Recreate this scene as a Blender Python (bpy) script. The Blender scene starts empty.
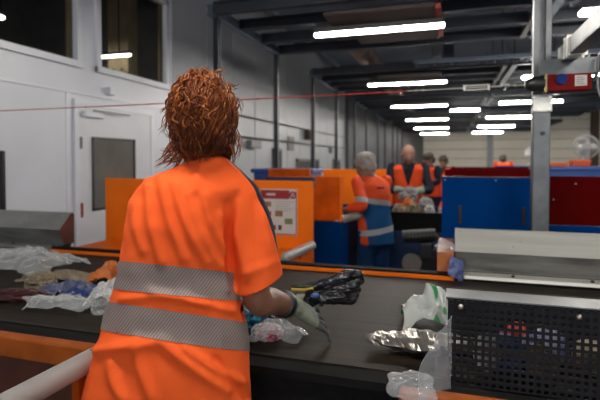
import bpy, bmesh, math, random
from mathutils import Vector, Matrix, noise, Quaternion
random.seed(7)
PI = math.pi
scene = bpy.context.scene
C = scene.collection

# ------------------------------------------------------------------ camera
FPX = 480.0
YAW = math.radians(17.25)
PITCH = math.radians(1.45)
cam_d = bpy.data.cameras.new('camera')
cam = bpy.data.objects.new('camera', cam_d)
C.objects.link(cam)
cam.location = (0, 0, 1.5)
cam.rotation_euler = (PI / 2 - PITCH, 0, YAW)
cam_d.sensor_width = 36.0
cam_d.lens = 36.0 * FPX / 600.0
cam_d.shift_y = -(40 - math.tan(PITCH) * FPX) / 600.0
cam_d.clip_start = 0.05
cam_d.clip_end = 200
cam_d.dof.use_dof = True
cam_d.dof.focus_distance = 1.42
cam_d.dof.aperture_fstop = 3.0
scene.camera = cam

# ------------------------------------------------------------------ world and exposure
w = bpy.data.worlds.new('world')
scene.world = w
w.use_nodes = True
w.node_tree.nodes['Background'].inputs[0].default_value = (0.72, 0.82, 1.0, 1)
w.node_tree.nodes['Background'].inputs[1].default_value = 0.45
scene.view_settings.view_transform = 'Standard'
scene.view_settings.look = 'None'
scene.view_settings.gamma = 1
scene.view_settings.use_curve_mapping = False
scene.view_settings.exposure = 1.22
TUBE_POWER = 66.0

# ------------------------------------------------------------------ materials
MATS = {}


def mat(name, col, rough=0.5, metal=0.0, var=0.0, scale=4.0, stretch=(1, 1, 1), bump=0.0, bscale=60.0, spec=0.5, col2=None):
    if name in MATS:
        return MATS[name]
    m = bpy.data.materials.new(name)
    m.use_nodes = True
    nt = m.node_tree
    b = nt.nodes['Principled BSDF']
    b.inputs['Base Color'].default_value = (*col, 1)
    b.inputs['Roughness'].default_value = rough
    b.inputs['Metallic'].default_value = metal
    b.inputs['Specular IOR Level'].default_value = spec
    if var or bump or col2:
        tc = nt.nodes.new('ShaderNodeTexCoord')
        mp = nt.nodes.new('ShaderNodeMapping')
        mp.inputs['Scale'].default_value = stretch
        nt.links.new(tc.outputs['Object'], mp.inputs[0])
    if var or col2:
        n = nt.nodes.new('ShaderNodeTexNoise')
        n.inputs['Scale'].default_value = scale
        n.inputs['Detail'].default_value = 5
        nt.links.new(mp.outputs[0], n.inputs['Vector'])
        r = nt.nodes.new('ShaderNodeValToRGB')
        r.color_ramp.elements[0].position = 0.35
        r.color_ramp.elements[1].position = 0.65
        c1 = col2 if col2 else [c * (1 - var) for c in col]
        c2 = col if col2 else [min(1, c * (1 + var)) for c in col]
        r.color_ramp.elements[0].color = (*c1, 1)
        r.color_ramp.elements[1].color = (*c2, 1)
        nt.links.new(n.outputs[0], r.inputs[0])
        nt.links.new(r.outputs[0], b.inputs['Base Color'])
    if bump:
        n2 = nt.nodes.new('ShaderNodeTexNoise')
        n2.inputs['Scale'].default_value = bscale
        n2.inputs['Detail'].default_value = 3
        nt.links.new(mp.outputs[0], n2.inputs['Vector'])
        bp = nt.nodes.new('ShaderNodeBump')
        bp.inputs['Strength'].default_value = bump
        bp.inputs['Distance'].default_value = 0.01
        nt.links.new(n2.outputs[0], bp.inputs['Height'])
        nt.links.new(bp.outputs[0], b.inputs['Normal'])
    MATS[name] = m
    return m


def emit(name, col, strength):
    m = bpy.data.materials.new(name)
    m.use_nodes = True
    b = m.node_tree.nodes['Principled BSDF']
    b.inputs['Base Color'].default_value = (*col, 1)
    b.inputs['Emission Color'].default_value = (*col, 1)
    b.inputs['Emission Strength'].default_value = strength
    MATS[name] = m
    return m


def film(name, tint, opacity=0.25, rough=0.15, fres=1.45):
    m = bpy.data.materials.new(name)
    m.use_nodes = True
    nt = m.node_tree
    nt.nodes.clear()
    out = nt.nodes.new('ShaderNodeOutputMaterial')
    tr = nt.nodes.new('ShaderNodeBsdfTransparent')
    tr.inputs[0].default_value = (*[0.75 + 0.25 * t for t in tint], 1)
    pr = nt.nodes.new('ShaderNodeBsdfPrincipled')
    pr.inputs['Base Color'].default_value = (*tint, 1)
    pr.inputs['Roughness'].default_value = rough
    lw = nt.nodes.new('ShaderNodeLayerWeight')
    lw.inputs[0].default_value = 0.5
    fp = nt.nodes.new('ShaderNodeMath')
    fp.operation = 'POWER'
    fp.inputs[1].default_value = 4.0
    nt.links.new(lw.outputs['Facing'], fp.inputs[0])
    fr = nt.nodes.new('ShaderNodeMath')
    fr.operation = 'MULTIPLY'
    fr.inputs[1].default_value = (fres - 1.0) * 1.5
    nt.links.new(fp.outputs[0], fr.inputs[0])
    ma = nt.nodes.new('ShaderNodeMath')
    ma.operation = 'ADD'
    ma.use_clamp = True
    ma.inputs[1].default_value = opacity
    mx = nt.nodes.new('ShaderNodeMixShader')
    nt.links.new(fr.outputs[0], ma.inputs[0])
    nt.links.new(ma.outputs[0], mx.inputs[0])
    nt.links.new(tr.outputs[0], mx.inputs[1])
    nt.links.new(pr.outputs[0], mx.inputs[2])
    nt.links.new(mx.outputs[0], out.inputs[0])
    MATS[name] = m
    return m


M_white = mat('wall_white', (0.68, 0.715, 0.775), 0.35, var=0.03, scale=1.5)
M_wall2 = mat('wall_grey', (0.4, 0.425, 0.45), 0.42, var=0.06, scale=0.8)
M_back = mat('back_wall', (0.78, 0.73, 0.62), 0.6, var=0.05, scale=0.6)
M_door = mat('door_white', (0.7, 0.725, 0.77), 0.35, var=0.02)
M_frame = mat('window_white', (0.72, 0.75, 0.81), 0.3, var=0.02)
M_black = mat('black_plastic', (0.012, 0.012, 0.013), 0.4, var=0.1)
M_rubber = mat('rubber', (0.007, 0.0065, 0.0065), 0.8, var=0.2, scale=20, spec=0.15)
M_floor = mat('floor_concrete', (0.2, 0.2, 0.2), 0.5, var=0.15, scale=2)
M_ceil = mat('roof_deck', (0.2, 0.235, 0.3), 0.7, var=0.15, scale=0.7)
M_steel = mat('dark_steel', (0.026, 0.031, 0.04), 0.5, metal=0.2, var=0.15, scale=3)
M_bsteel = mat('blue_steel', (0.075, 0.1, 0.14), 0.45, metal=0.2, var=0.15, scale=3)
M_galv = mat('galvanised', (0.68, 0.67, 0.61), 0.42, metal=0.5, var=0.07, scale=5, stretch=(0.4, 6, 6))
M_grime_shade = mat('galvanised_grimy_shaded', (0.20, 0.20, 0.19), 0.45, metal=0.4, var=0.3, scale=3, stretch=(1, 6, 6))  # some grime, plus the lower sheet's shade put into the colour
M_galv2 = mat('galvanised_post', (0.15, 0.155, 0.16), 0.45, metal=0.7, var=0.15, scale=12)
M_chrome = mat('bright_metal', (0.5, 0.48, 0.44), 0.28, metal=1.0, var=0.1)
M_orange = mat('orange_panel', (0.8, 0.155, 0.008), 0.42, var=0.07, scale=3, spec=0.1)
M_orange2 = mat('orange_panel_worn', (0.52, 0.08, 0.003), 0.5, var=0.2, scale=8, spec=0.1)
M_blue = mat('blue_panel', (0, 0.032, 0.15), 0.6, var=0.08, scale=2, spec=0.02)
M_red = mat('red_panel', (0.075, 0.001, 0.001), 0.6, var=0.1, scale=2, spec=0.02)
M_navyp = mat('navy_edge', (0.005, 0.009, 0.035), 0.5, var=0.1)
M_rail = mat('rail_white', (0.3, 0.285, 0.27), 0.33, var=0.04, scale=12)
M_tan = mat('tan_column', (0.42, 0.34, 0.2), 0.7, var=0.1)
M_dark = mat('dark_interior', (0.16, 0.16, 0.16), 0.8, var=0.1)
M_hood = mat('beige_sheet', (0.07, 0.052, 0.047), 0.6, var=0.06)
M_duct = mat('duct_metal', (0.28, 0.21, 0.19), 0.4, metal=0.6, var=0.15)
M_redo = mat('signal_red', (0.5, 0.06, 0.03), 0.5, var=0.05)
M_ered = mat('estop_red', (0.14, 0.005, 0.005), 0.6, var=0.08, spec=0.08)
M_eblue = mat('estop_blue', (0.005, 0.02, 0.12), 0.5, var=0.05, spec=0.1)
M_cord = mat('red_cord', (0.45, 0.035, 0.03), 0.5, var=0.15, scale=30)
M_paper = mat('paper_white', (0.5, 0.48, 0.45), 0.7, var=0.03)
M_pred = mat('print_red', (0.25, 0.01, 0.012), 0.6, var=0.04)
M_pgrey = mat('print_grey', (0.2, 0.195, 0.19), 0.7, var=0.06)
M_pgreen = mat('print_olive', (0.16, 0.18, 0.07), 0.7, var=0.2, scale=80)
M_pbrown = mat('print_brown', (0.22, 0.11, 0.05), 0.7, var=0.3, scale=80)
M_pdark = mat('print_dark', (0.08, 0.03, 0.03), 0.7, var=0.3, scale=80)
M_tube = emit('tube_glow', (1.0, 0.95, 0.88), TUBE_POWER)
M_housing = mat('lamp_housing', (0.09, 0.09, 0.088), 0.5, var=0.05)
M_fan = mat('fan_white', (0.45, 0.45, 0.45), 0.4, var=0.03)
M_brown = mat('brown_steel', (0.06, 0.032, 0.02), 0.6, var=0.15)
M_shirt = mat('shirt_orange', (0.98, 0.13, 0.026), 0.72, var=0.05, scale=6, bump=0.12, bscale=220, spec=0.1)
M_navy = mat('shirt_navy', (0.007, 0.009, 0.02), 0.8, var=0.1, spec=0.3)
M_vest = mat('vest_orange', (0.75, 0.075, 0.014), 0.7, var=0.06, scale=8, spec=0.25)
M_jblue = mat('jacket_blue', (0.005, 0.062, 0.18), 0.75, var=0.15, scale=6, spec=0.25)
M_tblue = mat('trouser_blue', (0.004, 0.036, 0.11), 0.8, var=0.2, scale=6, spec=0.25)
M_reflp = mat('reflective_plain', (0.34, 0.35, 0.37), 0.45, var=0.08, scale=10)
M_skin = mat('skin', (0.22, 0.095, 0.055), 0.5, var=0.07, scale=14, bump=0.05, bscale=150)
M_skin2 = mat('skin_tan', (0.28, 0.135, 0.085), 0.5, var=0.07, scale=14)
M_glove = mat('glove_knit', (0.25, 0.27, 0.205), 0.85, var=0.12, scale=40, bump=0.4, bscale=260)
M_glove2 = mat('glove_rubber', (0.085, 0.085, 0.08), 0.6, var=0.25, scale=25)
M_boot = mat('boot_black', (0.02, 0.018, 0.016), 0.6, var=0.2)
M_eye = mat('eye_dark', (0.03, 0.02, 0.015), 0.3, var=0.1)
M_ghair = mat('hair_grey', (0.28, 0.26, 0.225), 0.65, var=0.2, scale=35, stretch=(1, 1, 0.2), bump=0.6, bscale=80)
M_dhair = mat('hair_dark', (0.035, 0.02, 0.014), 0.6, var=0.3, scale=35, bump=0.5, bscale=60)
M_clear = film('clear_film', (0.80, 0.82, 0.84), 0.13, 0.10, 1.4)
M_clear2 = film('clear_film_milky', (0.80, 0.82, 0.82), 0.16, 0.12, 1.5)
M_glass = film('window_glass', (0.02, 0.022, 0.025), 0.06, 0.02, 1.5)
M_foil = mat('foil_silver', (0.42, 0.39, 0.35), 0.3, metal=0.85, var=0.12, scale=20, bump=0.3, bscale=40)
M_bagblack = mat('bag_black', (0.008, 0.008, 0.010), 0.13, var=0.1, bump=0.15, bscale=30)
M_cardb = mat('cardboard', (0.19, 0.15, 0.1), 0.8, var=0.12, scale=8)
M_packblue = mat('pack_blue', (0.015, 0.03, 0.13), 0.35, scale=14, col2=(0.11, 0.12, 0.18))
M_net = mat('net_orange', (0.45, 0.11, 0.01), 0.5, var=0.25, scale=25)
M_tissue = mat('tissue_white', (0.42, 0.41, 0.4), 0.7, var=0.08, scale=15)
M_maroon = mat('pack_maroon', (0.05, 0.012, 0.012), 0.4, var=0.3, scale=12)
M_pink = mat('pack_pink', (0.45, 0.05, 0.09), 0.35, scale=30, col2=(0.62, 0.58, 0.57))
M_cyan = mat('pack_cyan', (0.03, 0.20, 0.30), 0.3, scale=22, col2=(0.012, 0.02, 0.05))
M_bluefilm = mat('film_blue', (0.09, 0.12, 0.27), 0.35, var=0.2, scale=20)
M_sack = mat('sack_beige', (0.28, 0.21, 0.14), 0.7, var=0.2, scale=14)
M_greybag = mat('bag_grey', (0.2, 0.2, 0.2), 0.5, var=0.2, scale=14)
M_binblue = mat('bin_blue', (0.008, 0.055, 0.22), 0.45, var=0.06)


def belt_material():
    m = mat('belt_rubber', (0.10, 0.085, 0.07), 0.6, spec=0.12)
    nt = m.node_tree
    b = nt.nodes['Principled BSDF']
    tc = nt.nodes.new('ShaderNodeTexCoord')
    mp = nt.nodes.new('ShaderNodeMapping')
    mp.inputs['Scale'].default_value = (0.7, 26, 1)
    n = nt.nodes.new('ShaderNodeTexNoise')
    n.inputs['Scale'].default_value = 1.6
    n.inputs['Detail'].default_value = 7
    n.inputs['Roughness'].default_value = 0.7
    r = nt.nodes.new('ShaderNodeValToRGB')
    r.color_ramp.elements[0].position = 0.32
    r.color_ramp.elements[0].color = (0.009, 0.0075, 0.006, 1)
    r.color_ramp.elements[1].position = 0.72
    r.color_ramp.elements[1].color = (0.040, 0.029, 0.019, 1)
    nt.links.new(tc.outputs['Object'], mp.inputs[0])
    nt.links.new(mp.outputs[0], n.inputs['Vector'])
    nt.links.new(n.outputs[0], r.inputs[0])
    nt.links.new(r.outputs[0], b.inputs['Base Color'])
    return m


M_belt = belt_material()


def stripe_material():
    m = mat('reflective_hatched', (0.36, 0.33, 0.31), 0.55)
    nt = m.node_tree
    b = nt.nodes['Principled BSDF']
    tc = nt.nodes.new('ShaderNodeTexCoord')
    mp = nt.nodes.new('ShaderNodeMapping')
    mp.inputs['Rotation'].default_value = (0, math.radians(-38), 0)
    wv = nt.nodes.new('ShaderNodeTexWave')
    wv.wave_type = 'BANDS'
    wv.bands_direction = 'X'
    wv.inputs['Scale'].default_value = 42
    wv.inputs['Distortion'].default_value = 0.15
    r = nt.nodes.new('ShaderNodeValToRGB')
    r.color_ramp.elements[0].position = 0.15
    r.color_ramp.elements[0].color = (0.17, 0.12, 0.105, 1)
    r.color_ramp.elements[1].position = 0.45
    r.color_ramp.elements[1].color = (0.28, 0.22, 0.20, 1)
    nt.links.new(tc.outputs['Object'], mp.inputs[0])
    nt.links.new(mp.outputs[0], wv.inputs['Vector'])
    nt.links.new(wv.outputs[0], r.inputs[0])
    nt.links.new(r.outputs[0], b.inputs['Base Color'])
    return m


M_stripe = stripe_material()


def hair_material():
    m = mat('hair_copper', (0.30, 0.085, 0.02), 0.42)
    nt = m.node_tree
    b = nt.nodes['Principled BSDF']
    a = nt.nodes.new('ShaderNodeAttribute')
    a.attribute_name = 'tone'
    r = nt.nodes.new('ShaderNodeValToRGB')
    r.color_ramp.elements[0].color = (0.03, 0.006, 0.0015, 1)
    r.color_ramp.elements[1].color = (0.44, 0.14, 0.024, 1)
    e = r.color_ramp.elements.new(0.5)
    e.color = (0.16, 0.032, 0.004, 1)
    nt.links.new(a.outputs['Fac'], r.inputs[0])
    nt.links.new(r.outputs[0], b.inputs['Base Color'])
    b.inputs['Roughness'].default_value = 0.45
    b.inputs['Specular IOR Level'].default_value = 0.3
    return m


M_hair = hair_material()


def printbag_material():
    # white bag printed with green, blue and navy patches
    m = mat('bag_printed', (0.6, 0.62, 0.6), 0.3)
    nt = m.node_tree
    b = nt.nodes['Principled BSDF']
    tc = nt.nodes.new('ShaderNodeTexCoord')
    last = None

    def layer(loc, scale, lo, hi, col, prev):
        mp = nt.nodes.new('ShaderNodeMapping')
        mp.inputs['Location'].default_value = loc
        nt.links.new(tc.outputs['Object'], mp.inputs[0])
        n = nt.nodes.new('ShaderNodeTexNoise')
        n.inputs['Scale'].default_value = scale
        n.inputs['Detail'].default_value = 1
        nt.links.new(mp.outputs[0], n.inputs['Vector'])
        r = nt.nodes.new('ShaderNodeValToRGB')
        r.color_ramp.elements[0].position = lo
        r.color_ramp.elements[1].position = hi
        nt.links.new(n.outputs[0], r.inputs[0])
        mx = nt.nodes.new('ShaderNodeMixRGB')
        nt.links.new(r.outputs[0], mx.inputs[0])
        if prev is None:
            mx.inputs[1].default_value = (0.40, 0.42, 0.40, 1)
        else:
            nt.links.new(prev.outputs[0], mx.inputs[1])
        mx.inputs[2].default_value = (*col, 1)
        return mx
    last = layer((3, 1, 2), 9, 0.60, 0.62, (0.03, 0.22, 0.07), None)
    last = layer((9, 4, 5), 10, 0.60, 0.62, (0.10, 0.22, 0.50), last)
    last = layer((1, 8, 7), 8, 0.64, 0.66, (0.012, 0.02, 0.06), last)
    nt.links.new(last.outputs[0], b.inputs['Base Color'])
    return m


M_printbag = printbag_material()

# ------------------------------------------------------------------ mesh helpers


def V(*a):
    return Vector(a)


def box(bm, x0, x1, y0, y1, z0, z1, bevel=0.0):
    vs = [bm.verts.new((x, y, z)) for x in (x0, x1) for y in (y0, y1) for z in (z0, z1)]
    f = [(0, 1, 3, 2), (4, 6, 7, 5), (0, 4, 5, 1), (2, 3, 7, 6), (0, 2, 6, 4), (1, 5, 7, 3)]
    fs = [bm.faces.new([vs[i] for i in q]) for q in f]
    if bevel:
        es = {e for q in fs for e in q.edges}
        bmesh.ops.bevel(bm, geom=list(es), offset=bevel, segments=2, affect='EDGES', profile=0.5)


def ring(c, a, b, n=20, pw=2.0):
    out = []
    for i in range(n):
        t = 2 * PI * i / n
        ct, st = math.cos(t), math.sin(t)
        k = 2.0 / pw
        out.append(c + a * (math.copysign(abs(ct) ** k, ct)) + b * (math.copysign(abs(st) ** k, st)))
    return out


def loft(bm, rings, caps=True, closed=False):
    R = [[bm.verts.new(p) for p in r] for r in rings]
    n = len(R[0])
    for a, b in zip(R, R[1:]):
        for i in range(n):
            bm.faces.new((a[i], a[(i + 1) % n], b[(i + 1) % n], b[i]))
    if caps:
        bm.faces.new(list(reversed(R[0])))
        bm.faces.new(R[-1])


def tube(bm, pts, rad, n=10, flat=1.0, up=None, caps=True):
    pts = [Vector(p) for p in pts]
    if not isinstance(rad, (list, tuple)):
        rad = [rad] * len(pts)
    t0 = (pts[1] - pts[0]).normalized()
    u = Vector(up) if up else (V(0, 0, 1) if abs(t0.z) < 0.9 else V(1, 0, 0))
    rings = []
    for i, p in enumerate(pts):
        t = (pts[min(i + 1, len(pts) - 1)] - pts[max(i - 1, 0)]).normalized()
        a = t.cross(u)
        if a.length < 1e-5:
            a = t.orthogonal()
        a.normalize()
        b = a.cross(t).normalized()
        u = b
        rings.append(ring(p, a * rad[i], b * rad[i] * flat, n))
    loft(bm, rings, caps)


def smooth_path(pts, k=4):
    pts = [Vector(p) for p in pts]
    out = []
    for i in range(len(pts) - 1):
        p0 = pts[max(i - 1, 0)]
        p1, p2 = pts[i], pts[i + 1]
        p3 = pts[min(i + 2, len(pts) - 1)]
        for j in range(k):
            t = j / k
            out.append(0.5 * ((2 * p1) + (p2 - p0) * t + (2 * p0 - 5 * p1 + 4 * p2 - p3) * t * t + (3 * p1 - p0 - 3 * p2 + p3) * t ** 3))
    out.append(pts[-1])
    return out


def lerp_list(v, k=4):
    out = []
    for a, b in zip(v, v[1:]):
        out += [a + (b - a) * j / k for j in range(k)]
    return out + [v[-1]]


def capsule(bm, a, b, ra, rb, n=12):
    a, b = Vector(a), Vector(b)
    d = (b - a).normalized()
    pts, rs = [], []
    for k in (0.0, 0.3, 0.6, 0.85):
        pts.append(a - d * ra * (1 - k) * 0.95)
        rs.append(max(0.05, math.sqrt(max(0, 1 - ((1 - k) * 0.98) ** 2))) * ra)
    pts.append(a); rs.append(ra)
    pts.append(b); rs.append(rb)
    for k in (0.85, 0.6, 0.3, 0.0):
        pts.append(b + d * rb * (1 - k) * 0.95)
        rs.append(max(0.05, math.sqrt(max(0, 1 - ((1 - k) * 0.98) ** 2))) * rb)
    tube(bm, pts, rs, n)


def ellipsoid(bm, c, rx, ry, rz, rot=None, seg=16):
    m = Matrix.Translation(c)
    if rot is not None:
        m = m @ rot.to_4x4()
    m = m @ Matrix.Diagonal((rx, ry, rz, 1))
    bmesh.ops.create_uvsphere(bm, u_segments=seg, v_segments=seg // 2 + 2, radius=1.0, matrix=m)


def cyl(bm, a, b, r, n=14, r2=None):
    tube(bm, [a, b], [r, r if r2 is None else r2], n)


def prism_x(bm, prof, x0, x1):
    a = [bm.verts.new((x0, y, z)) for y, z in prof]
    b = [bm.verts.new((x1, y, z)) for y, z in prof]
    n = len(prof)
    for i in range(n):
        bm.faces.new((a[i], a[(i + 1) % n], b[(i + 1) % n], b[i]))
    bm.faces.new(list(reversed(a)))
    bm.faces.new(b)


def sheet_profile(pts, t):
    # closed outline of a bent sheet, thickness t
    pts = [Vector((p[0], p[1])) for p in pts]
    off = []
    for i, p in enumerate(pts):
        d = (pts[min(i + 1, len(pts) - 1)] - pts[max(i - 1, 0)]).normalized()
        off.append(p + Vector((-d.y, d.x)) * t)
    return [tuple(p) for p in pts] + [tuple(p) for p in reversed(off)]


def obj(name, bm, m, parent=None, smooth=False, loc=None):
    if isinstance(bm, bpy.types.Mesh):
        me = bm
    else:
        bmesh.ops.recalc_face_normals(bm, faces=bm.faces)
        me = bpy.data.meshes.new(name)
        bm.to_mesh(me)
        bm.free()
    if m is not None and len(me.materials) == 0:
        me.materials.append(m)
    if smooth:
        me.polygons.foreach_set('use_smooth', [True] * len(me.polygons))
    o = bpy.data.objects.new(name, me)
    C.objects.link(o)
    if parent is not None:
        o.parent = parent
    if loc is not None:
        o.location = loc
    return o


def tag(o, label, cat, group=None, kind=None):
    o['label'] = label
    o['category'] = cat
    if group:
        o['group'] = group
    if kind:
        o['kind'] = kind
    return o


def thing(name, label, cat, loc=(0, 0, 0), rotz=0.0, group=None):
    o = bpy.data.objects.new(name, None)
    o.empty_display_size = 0.05
    C.objects.link(o)
    o.location = loc
    o.rotation_euler = (0, 0, rotz)
    return tag(o, label, cat, group)


def struct(name, bm, m, parent=None, smooth=False):
    o = obj(name, bm, m, parent, smooth)
    if parent is None:
        o['kind'] = 'structure'
    return o


def B(*boxes, bevel=0.0):
    bm = bmesh.new()
    for b in boxes:
        box(bm, *b, bevel=bevel)
    return bm


def copy_tree(root, loc=None, label=None, group=None):
    r = root.copy()
    C.objects.link(r)
    if loc is not None:
        r.location = loc
    if label:
        r['label'] = label
    if group:
        r['group'] = group
    for ch in root.children:
        c = ch.copy()
        C.objects.link(c)
        c.parent = r
        for g in ch.children:
            d = g.copy()
            C.objects.link(d)
            d.parent = c
    return r


def remesh(bm, voxel, smooth=4, fac=0.5):
    me = bpy.data.meshes.new('tmp')
    bmesh.ops.recalc_face_normals(bm, faces=bm.faces)
    bmesh.ops.triangulate(bm, faces=[f for f in bm.faces if len(f.verts) > 4])
    bm.to_mesh(me)
    bm.free()
    o = bpy.data.objects.new('tmp', me)
    C.objects.link(o)
    r = o.modifiers.new('r', 'REMESH')
    r.mode = 'VOXEL'
    r.voxel_size = voxel
    if smooth:
        s = o.modifiers.new('s', 'SMOOTH')
        s.factor = fac
        s.iterations = smooth
    dg = bpy.context.evaluated_depsgraph_get()
    dg.update()
    me2 = bpy.data.meshes.new_from_object(o.evaluated_get(dg))
    bpy.data.objects.remove(o)
    bpy.data.meshes.remove(me)
    return me2


def slab_between(me, normal, c_lo, c_hi, offset, keep=None):
    # piece of a mesh between two parallel planes n.p = c_lo / c_hi, pushed out a little
    bm = bmesh.new()
    bm.from_mesh(me)
    n = Vector(normal)
    L2 = n.length_squared
    bmesh.ops.bisect_plane(bm, geom=bm.verts[:] + bm.edges[:] + bm.faces[:], plane_co=n * (c_hi / L2), plane_no=n, clear_outer=True)
    bmesh.ops.bisect_plane(bm, geom=bm.verts[:] + bm.edges[:] + bm.faces[:], plane_co=n * (c_lo / L2), plane_no=n, clear_inner=True)
    if keep:
        bmesh.ops.delete(bm, geom=[f for f in bm.faces if not keep(f.calc_center_median())], context='FACES')
    bm.normal_update()
    for v in bm.verts:
        v.co += v.normal * offset
    return bm


# =================================================================== SETTING
XW = -3.70      # left wall plane
bm = B((-8, 14, -8.2, 34, -0.1, 0))
struct('floor', bm, M_floor)
bm = B((-8, 14, -8.2, 34, 4.6, 4.75))
ceiling = struct('ceiling', bm, M_ceil)

# cabin wall: pieces around two upper windows
WZ0, WZ1 = 2.51, 3.62
W1 = (2.0, 4.10)
W2 = (4.42, 5.74)
bm = B((XW - 0.12, XW, -8, 5.9, 0, WZ0), (XW - 0.12, XW, -8, 5.9, WZ1, 4.6),
       (XW - 0.12, XW, -8, W1[0], WZ0, WZ1), (XW - 0.12, XW, W1[1], W2[0], WZ0, WZ1), (XW - 0.12, XW, W2[1], 5.9, WZ0, WZ1))
wall_left = struct('wall_left', bm, M_white)
struct('trim_1', B((XW, XW + 0.018, -2, 5.9, 2.185, 2.215)), M_frame)
# vertical seam covers of the cabin wall panels
for y in (3.05, 5.86):
    obj('seam_cover', B((XW, XW + 0.012, y - 0.02, y + 0.02, 0, 4.6)), M_frame, wall_left)
obj('seam_cover', B((XW, XW + 0.008, 3.94, 3.99, 0, 2.185)), M_frame, wall_left)
# dark upstairs room behind the windows
bm = B((-6.2, -6.1, 1.5, 6.0, 2.4, 4.2), (-6.2, XW - 0.13, 1.4, 1.5, 2.4, 4.2), (-6.2, XW - 0.13, 6.0, 6.1, 2.4, 4.2),
       (-6.2, XW - 0.13, 1.4, 6.1, 2.3, 2.4), (-6.2, XW - 0.13, 1.4, 6.1, 4.2, 4.3))
struct('wall_upstairs', bm, M_dark)
for i, (y0, y1) in enumerate((W1, W2)):
    bm = B((XW - 0.05, XW + 0.03, y0 - 0.05, y0 + 0.02, WZ0 - 0.04, WZ1 + 0.04), (XW - 0.05, XW + 0.03, y1 - 0.02, y1 + 0.05, WZ0 - 0.04, WZ1 + 0.04),
           (XW - 0.05, XW + 0.045, y0 - 0.05, y1 + 0.05, WZ0 - 0.05, WZ0 + 0.015), (XW - 0.05, XW + 0.03, y0 - 0.05, y1 + 0.05, WZ1 - 0.02, WZ1 + 0.04))
    win = struct('window_%d' % (i + 1), bm, M_frame)
    obj('pane', B((XW - 0.035, XW - 0.025, y0, y1, WZ0, WZ1)), M_glass, win)
    obj('inner_frame', B((XW - 0.06, XW - 0.04, y1 - 0.09, y1 - 0.02, WZ0, WZ1)), M_tan, win)
col = obj('column', B((-4.38, -4.06, 5.42, 5.62, 2.4, 4.2)), M_tan)
tag(col, 'tan column seen through the right upstairs cabin window', 'column')
for z in (2.62,):
    for y in (4.91, 4.99):
        obj('bolt', B((-4.22 + (y - 4.95) * 1.5 - 0.014, -4.22 + (y - 4.95) * 1.5 + 0.014, 5.41, 5.42, z + 0.07, z + 0.098)), M_brown, col)

M_dim = emit('office_glow', (1.0, 0.95, 0.85), 7.0)
t = thing('tube_light', 'tube light glowing inside the upstairs cabin room', 'lamp', (-4.94, 5.2, 2.83))
bm = bmesh.new(); capsule(bm, (0.02, 0, 0), (1.07, 0, 0), 0.017, 0.017, 10)
obj('tube', bm, M_dim, t, smooth=True)
obj('housing', B((0.0, 1.09, -0.03, 0.03, 0.017, 0.05)), MATS['lamp_housing'], t)
obj('hanger', B((0.2, 0.21, -0.005, 0.005, 0.05, 1.37), (0.9, 0.91, -0.005, 0.005, 0.05, 1.37)), M_steel, t)
t = thing('ceiling_spot', 'small round lamp glowing behind the upper left window', 'lamp', (-5.3, 4.60, 3.26))
bm = bmesh.new(); ellipsoid(bm, (0, 0, 0), 0.055, 0.055, 0.03, None, 12); obj('bulb', bm, M_dim, t, smooth=True)
obj('stem', B((-0.01, 0.01, -0.01, 0.01, 0.025, 0.94)), M_steel, t)

# cabin door
y0, y1 = 4.03, 5.42
bm = B((XW, XW + 0.03, y0, y0 + 0.07, 0, 2.07), (XW, XW + 0.03, y1 - 0.07, y1, 0, 2.07), (XW, XW + 0.03, y0, y1, 2.0705, 2.13), bevel=0.004)
door = struct('door_1', bm, M_frame)
obj('leaf', B((XW, XW + 0.02, y0 + 0.07, y1 - 0.07, 0, 2.07)), M_door, door)
gy0, gy1, gz0, gz1 = 4.28, 5.02, 0.95, 1.75
obj('glazing_frame', B((XW + 0.02, XW + 0.035, gy0, gy0 + 0.022, gz0, gz1), (XW + 0.02, XW + 0.035, gy1 - 0.03, gy1, gz0, gz1),
                       (XW + 0.02, XW + 0.035, gy0, gy1, gz0, gz0 + 0.025), (XW + 0.02, XW + 0.035, gy0, gy1, gz1 - 0.025, gz1)), M_black, door)
obj('pane', B((XW + 0.02, XW + 0.024, gy0 + 0.02, gy1 - 0.03, gz0 + 0.02, gz1 - 0.02)),
    mat('door_glass', (0.19, 0.18, 0.16), 0.06, var=0.1), door)  # hall reflection put into the pane's base colour
cl = obj('door_closer', B((XW + 0.02, XW + 0.075, 4.13, 4.42, 1.955, 2.015), bevel=0.006), M_frame, door)
obj('closer_arm', B((XW + 0.07, XW + 0.085, 4.25, 4.85, 2.02, 2.035)), M_galv2, cl)
obj('hinge', B((XW + 0.02, XW + 0.04, 4.10, 4.125, 1.62, 1.74)), M_pgrey, door)
obj('hinge', B((XW + 0.02, XW + 0.04, 4.10, 4.125, 0.9, 1.05)), M_pred, door)
o = obj('alarm_box', B((XW, XW + 0.06, 4.54, 4.63, 2.235, 2.32), bevel=0.008), M_frame)
tag(o, 'small white box on the cabin wall above the door', 'alarm box')
o = obj('wall_bar', B((XW, XW + 0.05, 3.165, 3.20, 1.0, 1.58), bevel=0.006), M_black)
tag(o, 'dark upright bar at the left edge of the white cabin wall', 'handle')

# hall wall beyond the cabin : ribbed panels
bm = B((XW - 0.2, XW - 0.06, 5.9, 18.6, 0, 4.6))
hall = struct('wall_left_hall', bm, mat('seam_dark', (0.1, 0.105, 0.115), 0.6, var=0.05))
pm = bpy.data.meshes.new('wall_panel')
b2 = B((-0.05, 0.0, 0.01, 0.99, 0, 4.58), bevel=0.008)
b2.to_mesh(pm); b2.free(); pm.materials.append(M_wall2)
for k in range(12):
    o = obj('wall_panel', pm, None, hall)
    o.location = (XW - 0.01, 5.92 + k, 0.01)
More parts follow.
